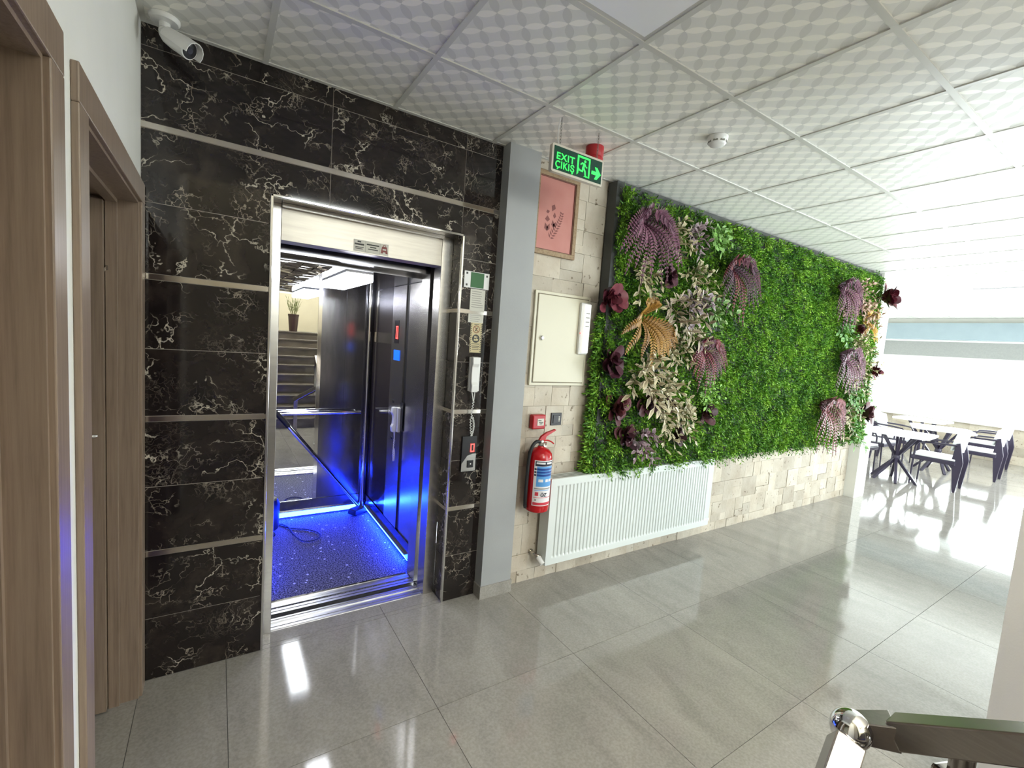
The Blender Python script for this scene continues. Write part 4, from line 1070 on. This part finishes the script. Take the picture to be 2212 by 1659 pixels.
class LB:
    """collects pointed leaves: 5 points each (base, left, right, tip, middle), edge and middle colours"""
    def __init__(s): s.V = []; s.F = []; s.C = []
    def leaf(s, p, d, up, L_, w, ce, cm, fold=.25, wide=.45, droop=0.0):
        p = np.array(p, float); d = nrm(np.array(d, float)); x = nrm(np.cross(d, up)); n_ = np.cross(x, d)
        o = len(s.V)
        mid = p + d * L_ * wide - n_ * w * fold
        tip = p + d * L_ + np.array((0, 0, -droop * L_))
        s.V += [p, p + d * L_ * wide + x * w, p + d * L_ * wide - x * w, tip, mid, p + d * L_ * .78 + x * w * .62 + (tip - p - d * L_) * .4, p + d * L_ * .78 - x * w * .62 + (tip - p - d * L_) * .4]
        s.F += [(o, o + 4, o + 1), (o, o + 2, o + 4), (o + 1, o + 4, o + 5), (o + 2, o + 6, o + 4), (o + 4, o + 3, o + 5), (o + 4, o + 6, o + 3)]
        s.C += [cm, ce, ce, ce, cm, ce, ce]
    def stem(s, pts, r, c):
        P = np.array(pts, float)
        for i in range(len(P) - 1):
            d = nrm(P[i + 1] - P[i]); x = nrm(np.cross(d, (0.3, 0.9, 0.2))) * r; y = np.cross(d, x)
            o = len(s.V); s.V += [P[i] + x, P[i] - x * .5 + y * .8, P[i] - x * .5 - y * .8, P[i + 1] + x, P[i + 1] - x * .5 + y * .8, P[i + 1] - x * .5 - y * .8]; s.C += [c] * 6
            for a, b_ in ((0, 1), (1, 2), (2, 0)): s.F += [(o + a, o + b_, o + b_ + 3), (o + a, o + b_ + 3, o + a + 3)]
    def out(s, name, parent, m=None): return leafobj(name, s.V, s.F, s.C, m or m_leaf, parent)
def col(r, g_, b_, j=0.0):
    k = 1 + random.uniform(-j, j); q = srgb(r, g_, b_); return (q[0] * k, q[1] * k, q[2] * k)

GW0, GW1, GZ0, GZ1, GYF = 2.625, 7.254, .765, H - .012, -.10
gw = thing('green_wall', (4.9, -.06, GZ0), 'long artificial green foliage panel above the radiator', 'green wall')
Bx(GW0, GYF, GZ0, GW1, -.0145, GZ1).build('backing_board', mottled('dark_grey_board', srgb(74, 76, 74), srgb(62, 64, 62), 8, .6), gw)
def turf(n, seed, edge=False):
    r = np.random.default_rng(seed)
    x = r.uniform(GW0, GW1 - .01, n); z = r.uniform(GZ0 + .02, GZ1 - .03, n); x = np.where((z > 1.9) & (x < GW0 + .035), x + .04, x)
    # clumps: pull sprigs into tufts of slightly different lean and tone
    cw = .085
    gx = np.floor(x / cw); gz = np.floor(z / cw)
    def hsh(a, b_, k): v = np.sin(a * 127.1 + b_ * 311.7 + k * 74.7) * 43758.5453; return v - np.floor(v)
    lean = (hsh(gx, gz, 1) - .5) * 1.3; tone = hsh(gx, gz, 2); outw = .55 + .7 * hsh(gx, gz, 3)
    L_ = r.uniform(.045, .075, n) * (.8 + .75 * hsh(gx, gz, 4))
    if edge: z = GZ0 + .03 + (1.93 - GZ0) * r.random(n) ** 1.5
    d = np.stack([lean + r.normal(0, .35, n), -outw - np.abs(r.normal(0, .3, n)), -.25 + r.normal(0, .45, n)], 1); d = nrm(d)
    p = np.stack([x, np.full(n, GYF + .004), z], 1)
    if edge:
        p = np.stack([np.full(n, GW0 + .004), r.uniform(GYF, -.045, n), z], 1)
        d = nrm(np.stack([-.9 - .3 * r.random(n), r.normal(-.25, .3, n), -.5 + r.normal(0, .35, n)], 1))
    m = 7; V = []; F = []; C = []
    base = np.array(srgb(88, 138, 34)[:3]); hi = np.array(srgb(140, 180, 58)[:3]); lo = np.array(srgb(40, 82, 30)[:3])
    t = np.clip(tone * .6 + r.normal(.2, .22, n), 0, 1)[:, None]
    cc = np.where(t < .5, lo + (base - lo) * (t / .5), base + (hi - base) * ((t - .5) / .5))
    vs = []; cs = []
    side = nrm(np.cross(d, np.array([0, 0, 1.0]) + r.normal(0, .3, (n, 3)))); nn = np.cross(side, d)
    for k in range(m):
        u = (k + 1) / m; ang = (k % 3) * 2.1 + r.uniform(0, 1, n)
        q = p + d * (L_ * u * .9)[:, None] + np.array([0, 0, -1.0]) * (L_ * u * u * .45)[:, None]
        dirv = nrm(d * .75 + side * np.cos(ang)[:, None] * .8 + nn * np.sin(ang)[:, None] * .8 + np.array([0, 0, -.25]))
        wv = nrm(np.cross(dirv, r.normal(0, 1, (n, 3)))) * (.0042 + .002 * r.random(n))[:, None]
        ll = (L_ * (.55 - .22 * u))[:, None]
        vs.append(np.stack([q - wv * .5, q + dirv * ll * .5 + wv, q + dirv * ll, q + dirv * ll * .5 - wv], 1))
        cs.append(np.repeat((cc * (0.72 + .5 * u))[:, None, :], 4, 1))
    V = np.concatenate(vs, 0).reshape(-1, 3); C = np.concatenate(cs, 0).reshape(-1, 3)
    F = np.arange(len(V)).reshape(-1, 4)
    return V, F, C
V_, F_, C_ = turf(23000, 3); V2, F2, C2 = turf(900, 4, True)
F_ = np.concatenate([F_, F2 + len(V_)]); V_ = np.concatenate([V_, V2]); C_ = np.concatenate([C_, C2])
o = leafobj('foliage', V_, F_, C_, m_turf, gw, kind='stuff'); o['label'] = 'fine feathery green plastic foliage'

PLUM = [(98, 58, 76), (84, 44, 62), (112, 70, 88)]
def fern(x, z, R_, label, pal, n=11, seed=0, group=None, name='hanging_fern', out=.13, only=None, droop=.80):
    random.seed(seed); t = thing(name, (x, GYF, z), label, 'artificial plant', group)
    for i in range(n):
        lb = LB(); a = 2 * math.pi * (i + random.uniform(-.3, .3)) / n
        if only: a = math.radians(only[i % len(only)] + random.uniform(-12, 12))
        rad = np.array((math.cos(a), 0, math.sin(a))); L_ = R_ * random.uniform(.8, 1.15); cc = random.choice(pal)
        pts = []; ns = 19
        for k in range(ns + 1):
            u = k / ns
            p = np.array((x, GYF - .03, z)) + rad * L_ * (u ** .9) * np.array((1, 1, .75)) + np.array((0, -1, 0)) * out * math.sin(min(1, u * 1.25) * math.pi * .6) * (R_ / .26) + np.array((0, 0, -1)) * L_ * droop * u * u
            pts.append(p)
        lb.stem(pts, .003, col(*cc))
        for k in range(1, ns + 1):
            u = k / ns; d = nrm(pts[k] - pts[k - 1]); sd_ = nrm(np.cross(d, (0, 1, 0.2)))
            ll = R_ * .155 * (math.sin(math.pi * (.12 + .86 * u)) ** .7)
            for sg in (-1, 1):
                for h_ in (0,):
                    pp_ = pts[k] * (1 - h_) + pts[k - 1] * h_
                    lb.leaf(pp_, sd_ * sg + d * .35 + np.array((0, 0, -.25)), (0, -1, .3), ll, R_ * .027, col(*cc, j=.18), col(*cc, j=.1), fold=.3)
        lb.out('frond', t)
    return t
def rosette(x, z, R_, label, pal, seed=0, n=16, group=None, name='rosette_plant', y=GYF - .05):
    random.seed(seed); n = int(n * 1.6); t = thing(name, (x, GYF, z), label, 'artificial plant', group)
    lb = LB(); lb.stem([(x, GYF, z), (x, y, z)], .008, col(60, 40, 40)); lb.out('stem', t)
    for i in range(n):
        lb = LB(); ring_ = i / n; a = i * 2.4 + random.uniform(-.2, .2); el = .2 + 1.25 * ring_ + random.uniform(-.2, .2)
        d = np.array((math.cos(a) * math.sin(el), -math.cos(el), math.sin(a) * math.sin(el))); cc = random.choice(pal)
        L_ = R_ * (.45 + .5 * ring_) * random.uniform(.75, 1.25); x_ = nrm(np.cross(d, (0.2, -1, 0.1))); c_ = np.array((x + random.uniform(-.3, .3) * R_, y + random.uniform(-.15, .3) * R_, z + random.uniform(-.3, .3) * R_)); npt = 9
        # rounded cupped leaf
        o_ = len(lb.V); lb.V.append(c_); lb.C.append(col(*cc, j=.1))
        nrm_ = np.cross(x_, d)
        for k in range(npt):
            th = math.pi * (k / (npt - 1) - .5) * 1.5
            w_ = math.sin(th); l_ = .58 + .42 * math.cos(th)
            lb.V.append(c_ + d * L_ * l_ + x_ * L_ * .40 * w_ + nrm_ * L_ * .12 * (w_ * w_) + np.array((0, -1, 0)) * L_ * .10 * l_); lb.C.append(col(*cc, j=.16))
        for k in range(npt - 1): lb.F.append((o_, o_ + 1 + k, o_ + 2 + k))
        lb.out('leaf', t)
    return t
def sprig(x, z, R_, label, edge, mid, seed=0, n=6, leaves=9, ll=.055, ww=.011, group=None, name='leafy_sprig', wide=.45):
    R_ *= 1.25; n += 3; ll *= 1.08; ww *= 1.1
    random.seed(seed); t = thing(name, (x, GYF, z), label, 'artificial plant', group)
    for i in range(n):
        lb = LB(); a = 2 * math.pi * (i + random.uniform(-.35, .35)) / n; e_ = random.uniform(.5, 1.15)
        d = np.array((math.cos(a) * math.sin(e_), -math.cos(e_), math.sin(a) * math.sin(e_) - .12)); p0_ = np.array((x, GYF, z)); L_ = R_ * random.uniform(.75, 1.2)
        pts = [p0_ + d * L_ * k / 5 + np.array((0, -.03, -.10 * L_ * (k / 5) ** 2 * 3)) * (k > 0) for k in range(6)]
        lb.stem(pts, .0028, col(*mid))
        for k in range(leaves):
            u = .25 + .75 * k / (leaves - 1); q = p0_ + d * L_ * u + np.array((0, -.03, -.3 * L_ * u * u)); b_ = k * 2.4 + random.random()
            s1 = nrm(np.cross(d, (0.1, 0.2, 1))); s2 = np.cross(s1, d)
            ld = d * .7 + s1 * math.cos(b_) + s2 * math.sin(b_)
            lb.leaf(q, ld, (random.uniform(-.3, .3), -1, .4), ll * random.uniform(.75, 1.2), ww * random.uniform(.8, 1.2), col(*edge, j=.14), col(*mid, j=.12), fold=.35, wide=wide, droop=.15)
        lb.out('stem', t)
    return t
CRE, OLV = (196, 184, 150), (120, 112, 76)
SIL, PUR = (176, 158, 160), (92, 66, 74)
GRN, GRD = (112, 160, 72), (60, 112, 44)
BUR = [(92, 34, 46), (74, 28, 40), (110, 48, 58)]
DRK = [(66, 34, 42), (52, 28, 36), (82, 46, 52)]
gV, gF, gR, gS, gG = 'variegated cream sprigs on the green wall', 'hanging ferns on the green wall', 'burgundy rosettes on the green wall', 'silvery purple sprigs on the green wall', 'bright green sprigs on the green wall'
fern(2.86, 2.63, .30, 'large mauve fern drooping at the top corner nearest the pillar', PLUM, 20, 1, gF)
fern(3.98, 2.48, .29, 'dark purple fern with a reddish frond below the round green leaves', [(84, 40, 54), (70, 36, 54), (104, 44, 50)], 20, 2, gF)
fern(3.68, 1.78, .25, 'crimson fern at mid height facing the bare green area', [(112, 36, 48), (96, 32, 46), (84, 34, 52)], 19, 3, gF)
fern(2.94, 1.95, .30, 'ochre yellow fern in the middle of the near plant cluster', [(142, 100, 38), (122, 84, 34), (156, 116, 50)], 17, 4, gF, only=(95, 190, 262, 285, 300, 318, 335, 350, 215, 88, 100), droop=.35)
fern(6.02, 2.56, .32, 'mauve fern near the ceiling in the far plant cluster', PLUM, 19, 5, gF)
fern(6.28, 1.82, .34, 'mauve fern at mid height in the far plant cluster', PLUM, 19, 6, gF)
fern(5.96, 1.26, .34, 'reddish fern lowest in the far plant cluster', [(112, 56, 60), (96, 46, 56), (124, 72, 76)], 19, 7, gF)
fern(6.75, 2.26, .26, 'bare ochre yellow fern beside the white end pillar', [(190, 146, 56), (170, 126, 48)], 12, 8, gF, only=(40, 130, 220, 310, 290, 60), droop=.3)
rosette(2.575, 2.04, .13, 'burgundy rosette overhanging the panel edge above the emergency light', BUR, 11, 18, gR, y=GYF - .07)
rosette(3.19, 2.28, .11, 'dusty purple rosette under the topmost cream sprigs', [(104, 66, 78), (88, 52, 64)], 12, 14, gR)
rosette(2.66, 1.60, .13, 'plum rosette left of the largest cream sprig', [(84, 44, 54), (70, 34, 46)], 13, 18, gR)
rosette(2.76, 1.27, .14, 'wine red rosette above the bottom row of dark rosettes', [(96, 46, 54), (78, 36, 44), (112, 62, 68)], 14, 15, gR)
rosette(2.88, 1.04, .12, 'near black rosette lowest and closest to the radiator end', DRK, 15, 16, gR)
rosette(3.47, 1.02, .11, 'near black rosette low beside the plain green foliage', DRK, 16, 16, gR)
rosette(3.08, 1.30, .12, 'dark rosette half hidden between cream sprigs', DRK, 17, 14, gR)
rosette(3.84, 1.20, .12, 'dark rosette standing apart just under the yellow green sprig', DRK, 18, 16, gR)
rosette(3.30, 1.28, .10, 'dark rosette behind the lowest cream sprigs', DRK, 19, 14, gR)
rosette(7.06, 2.56, .17, 'burgundy bushy rosette sticking out past the white end pillar near the ceiling', BUR, 20, 26, gR, y=GYF - .14)
rosette(7.10, 1.66, .11, 'small burgundy rosette at mid height on the white end pillar', BUR, 21, 18, gR, y=GYF - .11)
rosette(7.02, 1.15, .15, 'brownish rosette low against the white end pillar', [(104, 70, 72), (86, 56, 60)], 22, 20, gR, y=GYF - .10)
rosette(6.62, 2.12, .12, 'dark red rosette beside the bare yellow fern', BUR, 23, 14, gR)
sprig(3.19, 2.62, .15, 'cream variegated sprig right of the large mauve fern', CRE, OLV, 31, group=gV)
sprig(2.90, 2.27, .16, 'cream variegated sprig just under the large mauve fern', CRE, OLV, 32, group=gV)
sprig(3.50, 2.35, .16, 'cream variegated sprig beside the dark purple fern', CRE, OLV, 33, group=gV)
sprig(3.31, 2.06, .20, 'long leaved cream sprig right of the ochre fern', (182, 166, 142), (112, 96, 76), 34, ll=.085, ww=.013, group=gV)
sprig(3.46, 1.92, .16, 'spiky pale sprig above the crimson fern', (206, 196, 164), (122, 112, 80), 35, n=7, ll=.045, ww=.008, group=gV)
sprig(2.99, 1.57, .24, 'largest cream variegated sprig at the centre of the near cluster', CRE, (124, 108, 80), 36, n=8, leaves=11, ll=.075, ww=.014, group=gV)
sprig(3.31, 1.76, .14, 'small cream sprig between the ochre and crimson ferns', CRE, OLV, 37, group=gV)
sprig(3.25, 1.43, .17, 'curled cream sprig below the crimson fern', (204, 194, 160), OLV, 38, n=7, group=gV)
sprig(3.34, 1.20, .18, 'lowest cream variegated sprig of the near cluster', CRE, OLV, 39, n=7, leaves=10, group=gV)
sprig(3.55, 1.25, .10, 'small cream sprig left of the rosette that stands apart', CRE, OLV, 40, n=5, group=gV)
sprig(6.46, 2.58, .22, 'pinkish cream sprig near the ceiling in the far cluster', (204, 180, 160), (136, 100, 84), 41, n=8, group=gV)
sprig(6.72, 2.40, .18, 'pinkish cream sprig beside the bushy burgundy rosette', (200, 172, 148), (140, 100, 76), 42, n=7, group=gV)
sprig(6.66, 2.04, .20, 'cream sprig above the mid height mauve fern of the far cluster', (200, 190, 150), OLV, 43, n=8, group=gV)
sprig(6.80, 1.74, .20, 'cream sprig next to the small burgundy rosette', (204, 196, 156), (130, 122, 84), 44, n=8, group=gV)
sprig(6.66, 1.18, .18, 'dull cream sprig above the lowest leaves of the far cluster', (184, 172, 140), (112, 100, 76), 45, n=7, group=gV)
sprig(6.24, 2.40, .18, 'pinkish cream sprig just below the ceiling fern of the far cluster', (198, 170, 150), (128, 92, 80), 46, n=7, group=gV)
sprig(6.50, 1.60, .18, 'cream sprig hanging right of the mid height mauve fern', (196, 186, 150), OLV, 47, n=7, group=gV)
sprig(6.30, 1.08, .15, 'pale sprig tucked under the lowest reddish fern', (190, 180, 146), OLV, 48, n=6, group=gV)
sprig(3.42, 2.66, .14, 'silver purple sprig near the ceiling beside the round green leaves', SIL, PUR, 51, group=gS)
sprig(3.54, 2.15, .13, 'silver purple sprig under the dark purple fern', (188, 172, 178), PUR, 52, n=4, leaves=6, ll=.075, ww=.018, group=gS)
sprig(3.04, 1.05, .14, 'mauve grey sprig between the two lowest dark rosettes', (150, 126, 130), PUR, 53, group=gS)
sprig(3.70, 2.70, .14, 'bright round leaved sprig at the ceiling edge', (142, 178, 104), GRN, 61, n=6, leaves=6, ll=.05, ww=.020, wide=.6, group=gG)
sprig(3.76, 2.12, .15, 'pale green sprig below the dark purple fern', (150, 172, 112), GRD, 62, n=5, leaves=7, ll=.055, ww=.015, group=gG)
sprig(3.79, 1.42, .13, 'yellow green sprig under the crimson fern', (140, 182, 70), GRN, 63, n=7, leaves=7, ll=.042, ww=.012, wide=.6, group=gG)
sprig(6.24, 2.12, .17, 'green round leaved sprig between two mauve ferns of the far cluster', (140, 178, 112), GRD, 64, n=7, leaves=7, ll=.06, ww=.02, wide=.6, group=gG)
sprig(6.62, 1.40, .20, 'green leafy sprig at the right of the far cluster below the cream leaves', (128, 168, 100), GRD, 65, n=8, leaves=8, ll=.06, ww=.02, wide=.6, group=gG)
sprig(6.84, .95, .18, 'green sprig at the bottom corner of the panel by the end pillar', (120, 170, 80), GRD, 66, n=7, leaves=8, ll=.055, ww=.012, group=gG)

# ================================================================== DINING ROOM
m_cshell = mat('pale_grey_shell', srgb(206, 212, 212), .35)
m_cush = mat('white_cushion', srgb(236, 236, 238), .7)
m_cdark = mat('dark_violet_grey_frame', srgb(52, 46, 66), .4)
m_top = mat('white_table_top', srgb(232, 232, 236), .25)
def make_chair(first_label):
    c = thing('dining_chair', (0, 0, 0), first_label, 'chair', 'dining chairs')
    Bx(-.25, -.24, .385, .25, .26, .445).build('seat_frame', m_cdark, c, bevel=.01)
    Bx(-.245, -.235, .445, .245, .255, .480).build('cushion', m_cush, c, bevel=.015)
    for s_ in (-1, 1):
        MB().prism([(-.275, 0), (-.245, 0), (-.205, .36), (-.19, .44), (-.215, .70), (-.26, .72), (-.315, .44)], lambda y, z, d: (s_ * .215 + d, y, z), -.022, .022).build('rear_leg', m_cdark, c, bevel=.004)
        MB().tube([(s_ * .225, .235, 0), (s_ * .235, .225, .40), (s_ * .245, .215, .60), (s_ * .25, .18, .655), (s_ * .25, .05, .67), (s_ * .24, -.23, .68)], [.010, .014, .014, .013, .015, .015], 8).build('front_leg', m_cdark, c, smooth=True)
    vs = []; fs = []; nu, nv = 9, 5
    for sd_ in (0, 1):
        for j in range(nv):
            v = j / (nv - 1)
            for i in range(nu):
                u = i / (nu - 1) * 2 - 1; hw = .25 * (.86 + .14 * math.sin(math.pi * v)); top = .04 * (1 - u * u)
                vs.append((u * hw, -.26 + .10 * u * u - .05 * v - (.018 if sd_ else 0), .60 + .25 * v + (top if v > .5 else -top * .8) * abs(v - .5) * 2))
    for sd_ in (0, 1):
        for j in range(nv - 1):
            for i in range(nu - 1):
                q = sd_ * nu * nv + j * nu + i; fs.append((q, q + 1, q + nu + 1, q + nu))
    for i in range(nu - 1):
        for j in (0, nv - 1): q = j * nu + i; fs.append((q, q + 1, q + 1 + nu * nv, q + nu * nv))
    for j in range(nv - 1):
        for i in (0, nu - 1): q = j * nu + i; fs.append((q, q + nu, q + nu + nu * nv, q + nu * nv))
    b = MB(); b.add(vs, fs); b.build('backrest', m_cshell, c, smooth=True)
    return c
def place(o, x, y, a): o.location = (x, y, 0); o.rotation_euler = (0, 0, math.radians(a))
chairs = [(9.42, -.36, 4, 'pale backed dining chair nearest the lobby, back turned to us'), (11.13, -.46, 3, 'pale backed dining chair second from the lobby, by the stone parapet side'), (9.12, .62, 176, 'dining chair half hidden behind the pillar at the nearest table'), (10.95, .66, 182, 'dining chair on the far side of the second table'), (12.45, -.30, 0, 'dining chair farthest away near the bright window'), (10.02, .66, 178, 'dining chair just behind the corner of the nearest table')]
ch0 = make_chair(chairs[0][3])
for i, (x, y, a, lab) in enumerate(chairs):
    c_ = ch0 if i == 0 else copy_tree(ch0); place(c_, x, y, a); c_['label'] = lab
def make_table(label):
    t = thing('dining_table', (0, 0, 0), label, 'table', 'dining tables')
    MB().prism(rounded(-.43, -.40, .43, .40, .14, 8), lambda a, b_, d: (a, b_, d), .728, .752).build('table_top', m_top, t)
    for k in range(6):
        a = math.pi / 3 * k + .3
        p = (math.cos(a), math.sin(a))
        MB().beam((p[0] * .30, p[1] * .30, .0), (-p[0] * .0, -p[1] * .0, .36), .034, .034, h1=.04).build('leg', m_cdark, t)
        MB().beam((0, 0, .36), (p[0] * .24, p[1] * .24, .728), .034, .034).build('strut', m_cdark, t)
    MB().lathe([(.04, .32), (.05, .36), (.04, .40)], (0, 0, 0), 12).build('hub', m_cdark, t)
    return t
tables = [(9.13, .04, 5, 'nearest white topped dining table with crossed dark legs'), (10.84, -.02, 20, 'second white topped dining table behind the nearest one'), (12.25, .62, 0, 'farthest white topped dining table under the window')]
tb0 = make_table(tables[0][3])
for i, (x, y, a, lab) in enumerate(tables):
    t_ = tb0 if i == 0 else copy_tree(tb0); place(t_, x, y, a); t_['label'] = lab
rb = thing('roller_blind', (13.5, .5, 2.0), 'pale grey roller blind partly lowered over the dining room window', 'blind')
Bx(13.50, -2.95, 2.06, 13.504, 2.65, 2.42).build('fabric', m_blind, rb); MB().tube([(13.502, -2.95, 2.05), (13.502, 2.65, 2.05)], .014, 8).build('bottom_bar', m_whiteplastic, rb, smooth=True)
MB().tube([(13.50, -2.95, 2.405), (13.50, 2.65, 2.405)], .022, 10).build('roller', m_whiteplastic, rb, smooth=True)
MB().tube([(13.48, 1.86, 2.40), (13.48, 1.84, 1.95)], .008, 6).build('pull_chain', m_greyink, rb)

# ================================================================== STAIRWELL
pt = thing('potted_plant', (1.66, -4.95, 1.6), 'thin leaved plant in a tall dark brown pot on the stair landing', 'plant')
b = MB(); b.lathe([(.075, 1.600), (.080, 1.605), (.105, 1.93), (.112, 1.935), (.112, 1.97), (.100, 1.97), (.095, 1.92)], (1.66, -4.95, 0), 20); b.build('pot', mat('brown_pot', srgb(58, 40, 38), .35), pt, smooth=True)
MB().lathe([(.094, 1.90), (.094, 1.93)], (1.66, -4.95, 0), 16).build('soil', mat('soil', srgb(40, 30, 24), .9), pt)
lb = LB(); random.seed(8)
for i in range(26):
    a = random.uniform(0, 6.28); d = np.array((math.cos(a) * .35, math.sin(a) * .35, 1.0)); L_ = random.uniform(.18, .36)
    p_ = np.array((1.66 + .03 * math.cos(a), -4.95 + .03 * math.sin(a), 1.92)); lb.stem([p_, p_ + d * L_], .003, col(110, 116, 70))
    for k in range(4): lb.leaf(p_ + d * L_ * (.4 + .2 * k), d + np.array((random.uniform(-.8, .8), random.uniform(-.8, .8), .1)), (0, 0, 1), .09, .006, col(120, 130, 84, j=.2), col(96, 110, 60))
lb.out('stems', pt)
cl_ = thing('stairwell_fill_panel', (1.6, -3.7, 4.5), 'large flat fill light panel added over the stairwell, out of frame', 'lamp')  # unseen panel, added to brighten the left wall, floor and lobby ceiling
Bx(.9, -4.6, 4.44, 2.3, -2.8, 4.5).build('fill_tray', m_whiteplastic, cl_)
Bx(.93, -4.57, 4.425, 2.27, -2.83, 4.44).build('fill_panel_face', mat('warm_fill', (.9, .9, .9, 1), .4, emit=(1.0, .95, .86, 1), estr=12), cl_)
